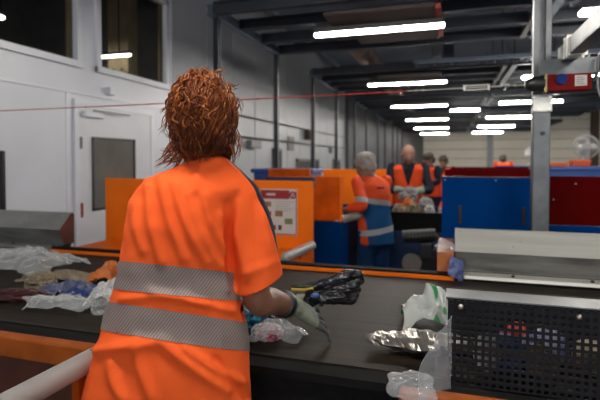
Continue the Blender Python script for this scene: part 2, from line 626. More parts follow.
# further wall running inward to the back wall
hall2 = struct('wall_left_far', B((-0.3, 15.2, -0.2, -0.06, 0, 4.6)), MATS['seam_dark'])
hall2.location = (XW - 0.05, 17.95, 0)
ang = math.atan2(15, 1.9)
hall2.rotation_euler = (0, 0, ang)
pm2 = bpy.data.meshes.new('wall_panel')
b2 = B((0.01, 0.99, -0.06, 0.0, 0, 4.58), bevel=0.008)
b2.to_mesh(pm2); b2.free(); pm2.materials.append(M_wall2)
for k in range(15):
    o = obj('wall_panel', pm2, None, hall2)
    o.location = (0.1 + k, -0.06, 0.01)
# back wall : horizontal panels
bw = struct('wall_back', B((-3, 14, 33.15, 33.3, 0, 4.6)), MATS['seam_dark'])
pm3 = bpy.data.meshes.new('wall_panel')
b2 = B((-3, 14, -0.1, 0, 0.015, 0.585), bevel=0.01)
b2.to_mesh(pm3); b2.free(); pm3.materials.append(M_back)
for k in range(8):
    o = obj('wall_panel', pm3, None, bw)
    o.location = (0, 33.15, 0.6 * k - 0.2)
struct('wall_right', B((13.8, 14, -8.2, 33.3, 0, 4.6)), M_wall2)
# rear wall behind the viewer, opening added to let world light in
struct('wall_rear', B((-3.7, -2.0, -8.2, -8, 0, 4.6), (9.0, 14, -8.2, -8, 0, 4.6), (-2.0, 9.0, -8.2, -8, 3.9, 4.6)), M_white)
o = obj('steel_column', B((8.2, 8.5, 32.7, 33.0, 0, 4.6), (8.15, 8.55, 32.68, 32.72, 0, 4.6), (8.15, 8.55, 32.98, 33.02, 0, 4.6)), M_brown)
tag(o, 'brown steel column against the far back wall at the right edge', 'column')
o = obj('steel_column', B((2.35, 2.6, 32.7, 33.0, 0, 4.6), (2.3, 2.65, 32.68, 32.72, 0, 4.6)), mat('grey_column', (0.30, 0.32, 0.34), 0.5, var=0.08))
tag(o, 'grey steel column against the far back wall near its middle', 'column')

# roof beams and services
for k, y in enumerate((3.0, 7.4, 11.4, 15.6, 20.0, 24.6, 29.4)):
    b = obj('roof_beam', B((-3.7, 13.8, y - 0.09, y + 0.09, 4.18, 4.22), (-3.7, 13.8, y - 0.02, y + 0.02, 4.2, 4.58), (-3.7, 13.8, y - 0.09, y + 0.09, 4.56, 4.6)), M_bsteel)
    tag(b, 'dark blue-grey roof beam crossing the hall under the ceiling, number %s from the viewer' % ('one', 'two', 'three', 'four', 'five', 'six', 'seven')[k], 'roof beam', 'roof beams')
for k, x in enumerate((-2.9, 1.9, 4.8)):
    b = obj('pipe', bmesh.new(), M_bsteel)
    bm = bmesh.new(); cyl(bm, (x, 5.9, 4.05), (x, 17.5 if x < -2 else 33, 4.05), 0.05, 10); bm.to_mesh(b.data); bm.free()
    tag(b, ('grey pipe under the roof beside the left hall wall', 'grey pipe under the roof near the middle of the hall', 'grey pipe under the roof at the right of the hall')[k], 'pipe')
bm = bmesh.new()
cyl(bm, (-1.55, 6.9, 3.52), (-1.55, 31, 3.52), 0.19, 18)
d = obj('air_duct', bm, M_duct, smooth=True)
tag(d, 'long round air duct hanging above the left light row', 'duct')
for k in range(14):
    bm = bmesh.new(); cyl(bm, (-1.55, 7.2 + k * 1.1, 3.52), (-1.55, 7.24 + k * 1.1, 3.52), 0.2, 18)
    obj('joint_ring', bm, M_duct, d, smooth=True)


def overhead_frame(y0, y1, x0, x1, label, columns=True):
    t = thing('overhead_frame', label, 'steel frame', (x0, y0, 0), group='overhead steel frames')
    L = y1 - y0
    W = x1 - x0
    obj('side_beam', B((-0.03, 0.03, 0, L, 3.06, 3.15), (-0.045, 0.045, 0, L, 3.05, 3.065), (-0.045, 0.045, 0, L, 3.145, 3.16)), M_bsteel, t)
    obj('side_beam', B((W - 0.03, W + 0.03, 0, L, 3.06, 3.15)), M_steel, t)
    for yy in (0.16, L - 0.08):
        if not columns:
            for xx in (0.0, W):
                obj('hanger_rod', B((xx - 0.012, xx + 0.012, yy - 0.012, yy + 0.012, 3.15, 4.6)), M_steel, t)
            continue
        obj('column', B((-0.03, 0.03, yy - 0.01, yy + 0.01, 0, 3.05), (-0.03, -0.015, yy - 0.035, yy + 0.035, 0, 3.05), (0.015, 0.03, yy - 0.035, yy + 0.035, 0, 3.05)), M_steel, t)
    n = 4
    for k in range(n):
        yy = 0.05 + (L - 0.1) * k / (n - 1)
        obj('cross_beam', B((0.03, W - 0.03, yy - 0.045, yy + 0.045, 3.17, 3.19), (0.0, W, yy - 0.012, yy + 0.012, 3.06, 3.18), (0.03, W - 0.03, yy - 0.045, yy + 0.045, 3.06, 3.075)), M_steel, t)
    return t


FR = [(4.65, 6.79), (8.55, 10.75), (12.72, 14.9), (17.2, 19.4), (22.0, 24.2), (26.4, 28.6)]
ords = ('nearest', 'second nearest', 'third', 'fourth', 'second farthest', 'farthest')
for k, (a, b_) in enumerate(FR):
    overhead_frame(a, b_, -2.45, 0.88, '%s dark steel frame on columns along the left hall wall' % ords[k])
    overhead_frame(a, b_, 1.02, 4.4, '%s dark steel frame overhead in the right row' % ords[k], False)


def cable_tray(x0, x1, y, z, label):
    t = thing('cable_tray', label, 'cable tray', (x0, y, z))
    W = x1 - x0
    obj('side_rail', B((0, W, 0, 0.012, 0, 0.07)), M_bsteel, t)
    obj('side_rail', B((0, W, 0.288, 0.3, 0, 0.07)), M_bsteel, t)
    n = int(W / 0.13)
    me = None
    for k in range(n):
        if me is None:
            r = obj('rung', B((0, 0.025, 0.012, 0.288, 0.01, 0.03)), M_steel, t)
            me = r.data
        else:
            r = obj('rung', me, None, t)
        r.location = (0.05 + k * 0.13, 0, 0)
    obj('cable_bundle', B((0, W, 0.08, 0.2, 0.03, 0.06), bevel=0.012), M_black, t)
    return t


cable_tray(-0.05, 4.2, 7.0, 3.22, 'ladder cable tray overhead right of the nearest tube light')
cable_tray(-0.55, 4.2, 8.0, 3.05, 'ladder cable tray overhead between the first two steel frames')
for k, (a, b_) in enumerate(FR):
    # beige air sheets above the lamps
    t = thing('air_hood', '%s beige overhead sheet panel above the left tube lights' % ords[k], 'air hood', (-1.27, a + 0.25, 3.005), group='beige air hoods')
    obj('sheet', B((0, 1.13, 0, 0.68, 0, 0.04), bevel=0.006), M_hood, t)
    obj('sheet', B((0.16, 1.14, 0.74, 1.33, 0, 0.04), bevel=0.006), M_hood, t)
    if k == 0:
        obj('end_tab', B((1.13, 1.18, 0.05, 0.40, -0.01, 0.04)), M_redo, t)
        obj('end_tab', B((1.14, 1.19, 0.76, 1.2, -0.01, 0.04)), M_redo, t)
# control boxes hung under the frames
for k, (x, y, z, m, lab) in enumerate(((-0.20, 8.15, 3.121, M_greybag, 'pale junction box on the cable tray behind the beige hood overhead'),
                                       (-0.02, 8.15, 3.121, M_steel, 'dark junction box on the cable tray beside the pale one overhead'))):
    o = obj('junction_box', B((x - 0.08, x + 0.08, y - 0.05, y + 0.05, z, z + 0.28), bevel=0.01), m)
    tag(o, lab, 'junction box')


# tube lights
def tube_light(x, y, z=2.93, L=1.45, hang=0.13):
    t = thing('tube_light', 'white tube light', 'lamp', (x, y, z), group='tube lights')
    bm = bmesh.new()
    capsule(bm, (0.03, 0, 0.008), (L - 0.03, 0, 0.008), 0.023, 0.023, 14)
    obj('tube', bm, M_tube, t, smooth=True)
    obj('housing', B((0.02, L - 0.02, -0.11, 0.11, 0.032, 0.06), bevel=0.008), M_housing, t)
    if hang < 1:
        for sy in (-1, 1):
            obj('shade_lip', B((0.02, L - 0.02, sy * 0.107 - 0.003, sy * 0.107 + 0.003, 0.0, 0.036)), M_housing, t)  # lips added to keep tube light off the beige sheets
    for xx in (0.2, L - 0.2):
        bm = bmesh.new(); cyl(bm, (xx, 0, 0.07), (xx, 0, hang), 0.006, 6)
        obj('hanger', bm, M_steel, t)
    return t


rows = [-6.1, -2.7, 0.7, 5.37, 9.22, 13.15, 17.6, 22.3, 27.0]  # leading rows are out of view, added to light the shirt and foreground
rl = {3: 'nearest', 4: 'second nearest', 5: 'third nearest', 6: 'fourth nearest', 7: 'second farthest', 8: 'farthest'}
L0 = None
for k, y in enumerate(rows):
    for c, x in enumerate((-1.50, 1.20)):
        if k < 2 and c != k:
            continue
        if k in (0, 3) and c == 0:
            L0 = tube_light(x, y, hang=1.66 if k == 0 else 0.075)
            o = L0
        else:
            o = copy_tree(LR if c == 1 else L0, (x, y, 2.93))
        if k == 0:
            LR = L0
        side = 'left' if c == 0 else 'right'
        if k in rl:
            o['label'] = '%s glowing white tube light in the %s ceiling row' % (rl[k], side)
        else:
            o['label'] = 'added unseen white tube light for the foreground in the %s row, %s' % (side, ('rearmost', 'second', 'before the belt')[k])
for y, lab in ((14.7, 'short-looking tube light between the left and right rows'),):
    o = copy_tree(LR, (0.02, y, 2.93), lab)
    o.scale = (0.56, 1, 1)
# unseen lamps added at the right to brighten the back wall
for y, lab in ((13.15, 'first'), (17.6, 'second'), (22.3, 'third'), (27.0, 'fourth')):
    copy_tree(LR, (7.8, y, 2.93), '%s added white tube light outside the view that brightens the back wall' % lab)


# wall fittings on the hall wall
def wall_box(name, y0, y1, z0, z1, d, m, label, cat):
    o = obj(name, B((XW, XW + d, y0, y1, z0, z1), bevel=0.01), m)
    return tag(o, label, cat)


t = thing('hall_door', 'narrow dark glazed door in the left hall wall', 'door', (XW, 9.86, 0))
obj('frame', B((0, 0.04, 0, 0.06, 0, 1.75), (0, 0.04, 0.5, 0.56, 0, 1.75), (0, 0.04, 0, 0.56, 1.7, 1.76)), M_galv2, t)
obj('pane', B((0, 0.02, 0.06, 0.5, 0.02, 1.7)), mat('door_glass2', (0.08, 0.075, 0.06), 0.2, var=0.1), t)
for (ya, yb, lab) in ((11.6, 13.7, 'dark framed window in the left hall wall above the blue bin'), (15.6, 16.6, 'small dark window farther along the left hall wall'), (6.4, 7.6, 'dark wall window just right of the red hair')):
    t = thing('hall_window', lab, 'window', (XW, ya, 1.1))
    L = yb - ya
    obj('frame', B((0, 0.04, 0, 0.06, 0, 0.42), (0, 0.04, L - 0.06, L, 0, 0.42), (0, 0.04, 0, L, 0.37, 0.43), (0, 0.04, 0, L, 0, 0.05)), M_galv2, t)
    obj('pane', B((0, 0.02, 0.06, L - 0.06, 0.04, 0.38)), mat('hall_glass', (0.06, 0.06, 0.075), 0.15, var=0.3, scale=5), t)
wall_box('electric_box', 8.45, 8.95, 1.73, 1.88, 0.12, M_greybag, 'grey electric box on conduits right of the red hair', 'electric box')
wall_box('notice_board', 10.9, 11.35, 1.73, 2.07, 0.03, M_pgrey, 'small grey and red notice on the left hall wall', 'notice')
wall_box('wall_speaker', 12.3, 12.75, 2.05, 2.3, 0.16, M_brown, 'small brown fitting high on the left hall wall', 'wall fitting')
wall_box('hall_switch', 15.1, 15.35, 1.72, 1.95, 0.06, M_pgrey, 'small grey switch box by the second steel frame', 'switch box')
bm = bmesh.new()
cyl(bm, (XW + 0.04, 6.0, 1.93), (XW + 0.04, 17.5, 1.93), 0.02, 8)
tag(obj('conduit', bm, M_galv2), 'lower grey conduit running along the left hall wall', 'conduit')
bm = bmesh.new()
cyl(bm, (XW + 0.04, 6.0, 2.32), (XW + 0.04, 17.5, 2.32), 0.014, 8)
tag(obj('conduit', bm, M_galv2), 'upper thin conduit running along the left hall wall', 'conduit')

# =================================================================== SORTING LINE ONE
BZ = 0.85
BY0, BY1 = 1.48, 2.70
line = thing('belt_conveyor', 'wide brown-grey moving sorting belt crossing in front of the woman', 'conveyor', (0, 0, 0))
bm = bmesh.new()
prof = [(BY0, BZ), (BY1, BZ), (BY1, BZ - 0.012), (BY0, BZ - 0.012)]
prism_x(bm, prof, -3.45, 3.2)
obj('belt', bm, M_belt, line)
obj('slider_bed', B((-3.45, 3.2, BY0 + 0.02, BY1 - 0.02, BZ - 0.2, BZ - 0.0125)), M_black, line)
obj('edge_skirt', B((-3.45, 3.2, 1.40, BY0, BZ - 0.03, BZ - 0.004)), M_rubber, line)
obj('front_apron', B((-3.45, 3.2, 1.42, 1.47, 0.12, BZ - 0.031)), M_rubber, line)
obj('rear_apron', B((-3.45, 3.2, BY1 - 0.06, BY1 - 0.01, 0.12, BZ - 0.21)), M_rubber, line)
for x in (-3.3, -1.6, 0.6, 2.6):
    for y in (1.52, 2.6):
        obj('leg', B((x, x + 0.08, y, y + 0.06, 0, BZ - 0.2)), M_steel, line)
rr = obj('rear_rail', B((-2.68, 0.03, BY1, BY1 + 0.05, BZ - 0.02, BZ + 0.022), bevel=0.004), M_orange, line)
obj('rubber_cap', B((-2.68, 0.03, BY1 + 0.002, BY1 + 0.06, BZ + 0.022, BZ + 0.034)), M_rubber, rr)

# orange front panels either side of the work niche
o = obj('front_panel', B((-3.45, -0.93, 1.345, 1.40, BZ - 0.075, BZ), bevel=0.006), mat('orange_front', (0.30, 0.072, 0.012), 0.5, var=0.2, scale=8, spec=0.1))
obj('recessed_panel', B((-3.45, -0.93, 1.395, 1.415, 0.05, BZ - 0.075)), mat('orange_shade', (0.10, 0.022, 0.008), 0.6, var=0.3, scale=6), o)  # shade below the orange rail put into this panel's colour
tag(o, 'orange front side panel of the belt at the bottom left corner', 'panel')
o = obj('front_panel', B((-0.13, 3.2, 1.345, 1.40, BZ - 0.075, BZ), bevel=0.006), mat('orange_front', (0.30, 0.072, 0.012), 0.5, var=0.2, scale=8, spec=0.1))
obj('recessed_panel', B((-0.13, 3.2, 1.395, 1.415, 0.05, BZ - 0.075)), mat('orange_shade', (0.10, 0.022, 0.008), 0.6, var=0.3, scale=6), o)  # same painted-in shade on the right lower panel
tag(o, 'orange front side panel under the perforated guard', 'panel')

# white rails
def rail(a, b, r, name, label):
    t = thing(name, label, 'rail', a)
    a, b = Vector(a), Vector(b)
    bm = bmesh.new()
    capsule(bm, (0, 0, 0), b - a, r, r, 18)
    obj('tube', bm, M_rail, t, smooth=True)
    return t


t = rail((-1.03, 0.5, 0.905), (-1.01, 1.33, 0.905), 0.032, 'padded_rail', 'thick white tube rail in the bottom left corner beside the woman')
for yy in (0.1, 0.62):
    obj('support', B((-0.012, 0.012, yy, yy + 0.03, -0.905, -0.03)), M_orange2, t)
obj('screw', B((0.015, 0.03, 0.66, 0.675, 0.022, 0.032)), mat('teal_mark', (0.03, 0.15, 0.15), 0.5), t)
t = rail((-0.955, 2.79, 0.90), (-0.915, 3.22, 0.90), 0.033, 'padded_rail', 'short white tube rail in front of the poster partition')
obj('support', B((0.0, 0.03, 0.2, 0.24, -0.06, -0.025)), M_orange2, t)
t = rail((-0.92, 4.05, 0.975), (-0.80, 4.40, 0.985), 0.035, 'padded_rail', 'white tube rail under the grey-haired worker hand')

# orange ledge and partition on the far side
o = obj('ledge', B((-2.64, -0.915, 2.765, 3.285, 0.80, BZ + 0.005), (-2.62, -0.93, 2.80, 3.285, 0.05, 0.80)), M_orange)
tag(o, 'low orange ledge on the far side of the belt below the poster', 'ledge')
t = thing('partition', 'orange partition board with the red-headed poster behind the woman', 'partition', (-2.70, 3.29, 0))
obj('board', B((0, 1.775, 0, 0.03, 0.05, 1.35), bevel=0.006), M_orange, t)
obj('edge_strip', B((1.40, 1.775, 0.0305, 0.07, 1.30, 1.375)), M_navyp, t)
# poster
ps = thing('poster', 'white information poster with red heading on the orange partition', 'poster', (-1.325, 3.286, 0.955))
obj('sheet', B((0, 0.285, -0.003, 0, 0, 0.335)), M_paper, ps)
obj('border', B((0.004, 0.01, -0.0045, -0.003, 0.004, 0.33), (0.275, 0.281, -0.0045, -0.003, 0.004, 0.33), (0.004, 0.281, -0.0045, -0.003, 0.004, 0.01)), M_pred, ps)
hd = obj('heading', B((0.004, 0.226, -0.0045, -0.003, 0.262, 0.326)), M_pred, ps)
obj('heading_text', B((0.05, 0.064, -0.0055, -0.0045, 0.287, 0.303), (0.067, 0.083, -0.0055, -0.0045, 0.287, 0.303), (0.086, 0.10, -0.0055, -0.0045, 0.287, 0.303), (0.103, 0.117, -0.0055, -0.0045, 0.287, 0.303)), M_paper, hd)
bm = bmesh.new()
cyl(bm, (0.252, -0.003, 0.292), (0.252, -0.0048, 0.292), 0.028, 20)
em = obj('emblem', bm, M_pred, ps)
bm = bmesh.new()
for k in range(3):
    a = PI / 2 + k * 2 * PI / 3
    p = V(0.252, -0.0052, 0.292)
    q = V(math.cos(a), 0, math.sin(a))
    s = V(-math.sin(a), 0, math.cos(a))
    vs = [bm.verts.new(p + q * 0.02), bm.verts.new(p + q * 0.006 + s * 0.010), bm.verts.new(p + q * 0.006 - s * 0.010)]
    bm.faces.new(vs)
obj('emblem_arrows', bm, M_paper, em)
for (x, z, wd, h, m) in ((0.035, 0.205, 0.05, 0.036, M_pbrown), (0.05, 0.14, 0.036, 0.03, M_pred), (0.115, 0.135, 0.06, 0.04, M_pbrown), (0.19, 0.08, 0.06, 0.042, M_pgreen), (0.085, 0.035, 0.036, 0.036, M_pdark), (0.14, 0.035, 0.026, 0.036, M_pdark), (0.02, 0.04, 0.03, 0.03, M_pred)):
    obj('picture', B((x, x + wd, -0.0045, -0.003, z, z + h)), m, ps)
obj('text_lines', B(*[(0.12, 0.26 - 0.02 * (i % 3), -0.0042, -0.003, 0.24 - 0.016 * i, 0.243 - 0.016 * i) for i in range(5)]), M_pgrey, ps)

# galvanised side guards on the far side
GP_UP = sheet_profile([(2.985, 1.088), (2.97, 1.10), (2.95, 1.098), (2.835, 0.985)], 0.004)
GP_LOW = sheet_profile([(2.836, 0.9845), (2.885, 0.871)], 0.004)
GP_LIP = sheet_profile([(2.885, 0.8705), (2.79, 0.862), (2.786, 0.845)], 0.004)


def side_guard(x0, x1, label, capside, M_top=None):
    M_top = M_top or M_galv
    t = thing('side_guard', label, 'metal guard', (x0, 0, 0))
    W = x1 - x0
    for nm, pr, mm in (('upper_sheet', GP_UP, M_top), ('lower_sheet', GP_LOW, M_grime_shade), ('lip', GP_LIP, M_top)):
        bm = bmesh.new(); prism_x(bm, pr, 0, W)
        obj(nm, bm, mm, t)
    obj('foot', B((0.0, W, 2.86, 2.95, 0.1, 0.87)), M_black, t)
    xe = 0.001 if capside < 0 else W - 0.001
    bm = bmesh.new(); prism_x(bm, [(2.95, 1.095), (2.835, 0.985), (2.885, 0.871), (2.98, 0.866), (2.985, 1.088)], xe - 0.002, xe + 0.002)
    obj('end_plate', bm, M_galv2, t)
    for k, (xx, yy, zz) in enumerate(((0.03, 2.938, 1.082), (0.03, 2.863, 1.005), (0.30, 2.93, 1.072), (0.305, 2.873, 1.018), (0.345, 2.897, 1.045), (W - 0.05, 2.935, 1.078))):
        if xx < W:
            bm = bmesh.new()
            ellipsoid(bm, (xx, yy - 0.002, zz), 0.006, 0.004, 0.006, None, 8)
            obj('rivet', bm, M_chrome, t, smooth=True)
    for xx in (0.3, 0.68, 1.2):
        if xx < W:
            bm = bmesh.new(); cyl(bm, (xx, 2.815, 0.862), (xx, 2.815, 0.874), 0.010, 6)
            obj('bolt', bm, M_steel, t)
    return t


side_guard(0.036, 3.0, 'long bent galvanised sheet guard along the far right edge of the belt', -1)
side_guard(-3.45, -2.735, 'short bent galvanised sheet guard at the left end of the belt', 1, mat('galvanised_dull', (0.27, 0.27, 0.26), 0.45, metal=0.4, var=0.15, scale=4))

# perforated guard, near right
PX0, PZ1, PZ0, PY = 0.0, 1.10, 0.8525, 1.44
t = thing('perforated_guard', 'black perforated metal guard box at the bottom right corner', 'guard', (PX0, PY, 0))
bm = bmesh.new()
pitch, hole = 0.0192, 0.0108
nx, nz = 60, 13
wb = (pitch - hole) / 2
xs, zs = [], []
for i in range(nx):
    xs += [i * pitch + wb, i * pitch + wb + hole]
for j in range(nz):
    zs += [PZ0 + j * pitch + wb, PZ0 + j * pitch + wb + hole]
xs = [0.0] + xs + [nx * pitch]
zs = [PZ0] + zs + [PZ0 + nz * pitch]
grid = {}


def gv(i, j):
    if (i, j) not in grid:
        grid[(i, j)] = bm.verts.new((xs[i], 0, zs[j]))
    return grid[(i, j)]


for i in range(len(xs) - 1):
    for j in range(len(zs) - 1):
        if i % 2 == 1 and j % 2 == 1:
            continue
        bm.faces.new((gv(i, j), gv(i + 1, j), gv(i + 1, j + 1), gv(i, j + 1)))
ret = bmesh.ops.extrude_face_region(bm, geom=bm.faces[:])
for v in ret['geom']:
    if isinstance(v, bmesh.types.BMVert):
        v.co.y += 0.003
M_perf = mat('perforated_black', (0.012, 0.012, 0.014), 0.6, metal=0.0, var=0.25, scale=6, spec=0.15)
obj('perforated_sheet', bm, M_perf, t)
ztop = PZ0 + nz * pitch
obj('top_flange', B((-0.005, nx * pitch, -0.002, 0.09, ztop, ztop + 0.004)), M_galv2, t)
obj('rear_flange', B((-0.005, nx * pitch, 0.088, 0.094, ztop - 0.03, ztop + 0.0041)), M_galv2, t)
obj('rear_sheet', B((0.0, nx * pitch, 0.405, 0.41, PZ0, 0.998)), M_perf, t)
obj('stiffener', B((0, nx * pitch, 0.004, 0.012, 0.955, 0.968)), mat('rust', (0.06, 0.03, 0.015), 0.8, var=0.3, scale=20), t)
for xx in (0.035, 0.335, 0.63):
    bm = bmesh.new(); ellipsoid(bm, (xx, -0.004, ztop - 0.022), 0.009, 0.006, 0.009, None, 10)
    obj('bolt', bm, M_chrome, t, smooth=True)

# galvanised post with emergency pull-cord switch
pt = thing('strut_post', 'galvanised steel post standing behind the right side guard', 'post', (0.497, 3.02, 0))
obj('lower_tube', B((-0.045, 0.045, -0.03, 0.05, 0, 1.86), bevel=0.006), M_galv2, pt)
obj('upper_channel', B((-0.045, -0.018, -0.02, 0.03, 1.80, 3.06), (0.018, 0.045, -0.02, 0.03, 1.80, 3.06), (-0.04, 0.04, 0.028, 0.034, 1.80, 3.06)), M_galv2, pt)
pl = obj('joint_plate', B((-0.05, 0.05, -0.04, -0.03, 1.77, 1.87), bevel=0.003), M_galv, pt)
for xx in (-0.036, 0.036):
    for zz in (1.785, 1.855):
        bm = bmesh.new(); cyl(bm, (xx, -0.04, zz), (xx, -0.05, zz), 0.010, 6); obj('bolt', bm, M_chrome, pl)
bm = bmesh.new(); cyl(bm, (0.005, -0.03, 1.65), (0.005, -0.042, 1.65), 0.012, 8)
obj('bolt', bm, M_steel, pt)
# square tube bracket arm toward the viewer
ar = thing('bracket_arm', 'grey square steel tube arm reaching to the top right corner', 'bracket', (0.60, 1.2, 2.055))
obj('square_tube', B((-0.025, 0.045, 0, 1.80, -0.02, 0.065), bevel=0.004), M_galv2, ar)
obj('clamp', B((-0.036, 0.056, 1.58, 1.61, -0.03, 0.075), (-0.036, 0.056, 1.52, 1.54, -0.03, 0.075)), M_galv, ar)
br = obj('switch_bracket', B((0.47, 0.76, 2.93, 2.936, 1.965, 2.05), (0.47, 0.76, 2.90, 2.99, 1.962, 1.966)), M_galv2)
tag(br, 'folded steel bracket plate above the red safety switch', 'bracket')
es = thing('safety_switch', 'red and black emergency pull-cord switch with blue button on the post', 'switch', (0.397, 2.915, 1.915))
obj('body', B((0.105, 0.318, -0.04, 0.03, -0.046, 0.046), bevel=0.008), M_ered, es)
bm = bmesh.new()
tube(bm, smooth_path([(0.0, -0.005, 0), (0.012, -0.005, 0), (0.04, -0.005, 0), (0.075, -0.005, 0), (0.095, -0.005, 0)], 2), lerp_list([0.018, 0.032, 0.042, 0.045, 0.046], 2), 16)
obj('nose', bm, M_black, es, smooth=True)
obj('seal_ring', B((0.09, 0.106, -0.044, 0.034, -0.05, 0.05), bevel=0.003), mat('brass', (0.30, 0.24, 0.12), 0.4, metal=0.6), es)
bm = bmesh.new(); cyl(bm, (0.172, -0.04, 0.016), (0.172, -0.056, 0.016), 0.028, 18); 
obj('reset_button', bm, M_eblue, es, smooth=False)
lb = obj('rating_label', B((0.237, 0.294, -0.0425, -0.0405, -0.022, 0.034)), M_paper, es)
obj('label_print', B(*[(0.244, 0.282 - 0.006 * (i % 2), -0.0435, -0.0425, -0.014 + 0.011 * i, -0.009 + 0.011 * i) for i in range(4)]), M_pgrey, lb)
bm = bmesh.new()
tube(bm, smooth_path([(0.318, -0.01, 0.02), (0.35, -0.02, 0.05), (0.365, -0.05, -0.02), (0.345, -0.06, -0.09), (0.328, -0.05, -0.02), (0.335, -0.03, 0.12), (0.345, -0.02, 0.13)], 6), 0.006, 8)
tag(obj('cable_loop', bm, M_greybag, loc=(0.41, 2.915, 1.915), smooth=True), 'grey cable looped beside the red switch at the right edge', 'cable')

pc = thing('pull_cord', 'thin red emergency pull cord stretched above the belt', 'pull cord', (-3.69, 2.91, 1.885))
xa, xb = -3.69, 0.41


def cz(x):
    s = (x - xa) / (xb - xa)
    return 0.03 * s - 0.02 * 4 * s * (1 - s) * 0.3


bm = bmesh.new()
tube(bm, [(x - xa, 0, cz(x)) for x in [xa + (0.06 - xa - 0.3) * i / 24 for i in range(25)]], 0.0035, 6)
obj('red_cord', bm, M_cord, pc)
xr = xa + (0.06 - xa - 0.3)
bm = bmesh.new()
tube(bm, [(xr - 0.02 - xa, 0, cz(xr)), (xb - xa, 0, cz(xb))], 0.0028, 6)
obj('steel_wire', bm, mat('wire_bright', (0.6, 0.58, 0.5), 0.4, metal=0.2, var=0.05), pc)
bm = bmesh.new()
for s in (-0.012, 0.012):
    cyl(bm, (3.77, 0, cz(0.08) + s), (3.90, 0, cz(0.21) + s), 0.0035, 6)
for q in (3.77, 3.90):
    bm2 = cyl(bm, (q, 0, cz(0.1) - 0.016), (q, 0, cz(0.1) + 0.016), 0.006, 8)
obj('turnbuckle', bm, mat('zinc_bright', (0.72, 0.70, 0.64), 0.4, metal=0.2, var=0.05), pc)
for q in (3.50, 3.54, 3.96, 4.0, 4.04):
    bm = bmesh.new(); ellipsoid(bm, (q, 0, cz(q + xa)), 0.010, 0.008, 0.009, None, 10)
    obj('clamp', bm, M_chrome, pc, smooth=True)
for q in (3.28, 1.14, 2.5):
    bm = bmesh.new(); ellipsoid(bm, (q, 0, cz(q + xa)), 0.009, 0.007, 0.007, None, 8)
    obj('cord_knot', bm, M_cord, pc, smooth=True)

# blue locker wall and red panels at the right
t = thing('blue_cabinet', 'blue panel cabinet with two black slot handles behind the right guard', 'cabinet', (-0.044, 3.3, 0))
obj('front_panel', B((0, 0.585, 0, 0.03, 0, 1.385), bevel=0.004), M_blue, t)
obj('side_panel', B((0, 0.025, 0.03, 0.5, 0.1, 1.38)), M_navyp, t)
obj('top_edge', B((-0.002, 0.587, -0.002, 0.035, 1.385, 1.392)), M_navyp, t)
for xx in (0.115, 0.495):
    obj('slot_handle', B((xx - 0.011, xx + 0.011, -0.008, 0.0, 1.085, 1.205), bevel=0.004), M_black, t)
for xx in (0.02, 0.33, 0.565):
    bm = bmesh.new(); cyl(bm, (xx, 0.0, 1.37), (xx, -0.004, 1.37), 0.006, 8); obj('rivet', bm, M_greybag, t)
t = thing('red_cabinet', 'dark red panel cabinet right of the galvanised post', 'cabinet', (0.60, 3.3, 0))
obj('front_panel', B((0, 1.4, 0, 0.03, 1.10, 1.40), bevel=0.004), M_red, t)
obj('base_strip', B((0, 1.4, -0.01, 0.03, 0.1, 1.095), bevel=0.004), M_blue, t)
for xx in (0.14, 0.02):
    bm = bmesh.new(); cyl(bm, (xx, 0.0, 1.355 - 0.1 * (xx < 0.1)), (xx, -0.004, 1.355 - 0.1 * (xx < 0.1)), 0.006, 8); obj('rivet', bm, M_greybag, t)
o = obj('red_partition', B((-0.05, 1.05, 5.95, 5.99, 0, 1.39), (-0.05, 1.05, 5.93, 5.95, 1.30, 1.32)), M_red)
tag(o, 'dark red partition behind the blue cabinet', 'partition')
o = obj('red_partition', B((0.02, 2.0, 8.4, 8.44, 0, 1.385)), M_red)
tag(o, 'farther dark red partition behind the second belt', 'partition')
o = obj('blue_bin', B((1.15, 3.2, 7.3, 7.75, 0, 1.41), (1.13, 3.22, 7.28, 7.77, 1.36, 1.395), bevel=0.006), M_binblue)
tag(o, 'bright blue bin below the large white fan', 'bin')
o = obj('blue_partition', B((0.9, 2.6, 10.5, 10.54, 0, 1.38)), M_blue)
tag(o, 'low blue partition beside the post in the background', 'partition')
for k, (x, y, z, lab) in enumerate(((1.35, 7.4, 1.41, 'orange box on the blue partition beside the post'), (1.62, 7.42, 1.41, 'orange crate on the blue partition left of the fan'))):
    t = thing('orange_crate', lab, 'crate', (x, y, z))
    obj('tub', B((0, 0.22, 0, 0.2, 0.0005, 0.05 + 0.04 * k), bevel=0.01), M_redo, t)
    obj('rim', B((-0.01, 0.23, -0.01, 0.21, 0.03 + 0.04 * k, 0.05 + 0.04 * k)), M_orange, t)

# clear plastic and orange ledge end at the blue cabinet
o = obj('ledge', B((-0.06, 0.03, 2.765, 3.27, 0.55, 0.99), bevel=0.006), mat('ledge_salmon', (0.42, 0.13, 0.045), 0.45, var=0.15, scale=8))
tag(o, 'small orange end block left of the long metal guard', 'ledge')

# =================================================================== SORTING LINE TWO (behind)
t = thing('sorting_niche', 'orange and blue work niche box left of the grey-haired worker', 'partition', (-1.26, 4.0, 0))
obj('base', B((0, 0.385, 0, 0.30, 0.05, 0.97), bevel=0.005), M_blue, t)
obj('upper_board', B((-0.1, 0.37, 0.02, 0.05, 0.972, 1.357), bevel=0.004), M_orange2, t)
obj('board_edge', B((0.372, 0.386, 0.0, 0.06, 0.972, 1.36)), M_orange, t)
o = obj('partition', B((-1.80, -0.45, 6.95, 6.99, 0, 1.365), bevel=0.005), M_orange)
tag(o, 'long orange partition behind the bald worker', 'partition')
o = obj('partition', B((-2.0, -1.5, 5.2, 5.24, 0, 1.40), bevel=0.005), M_orange2)
tag(o, 'orange partition edge above the poster board', 'partition')
o = obj('blue_bin', B((-2.35, -1.6, 5.6, 6.1, 0, 1.385), (-2.38, -1.57, 5.57, 6.13, 1.34, 1.39), bevel=0.01), M_binblue)
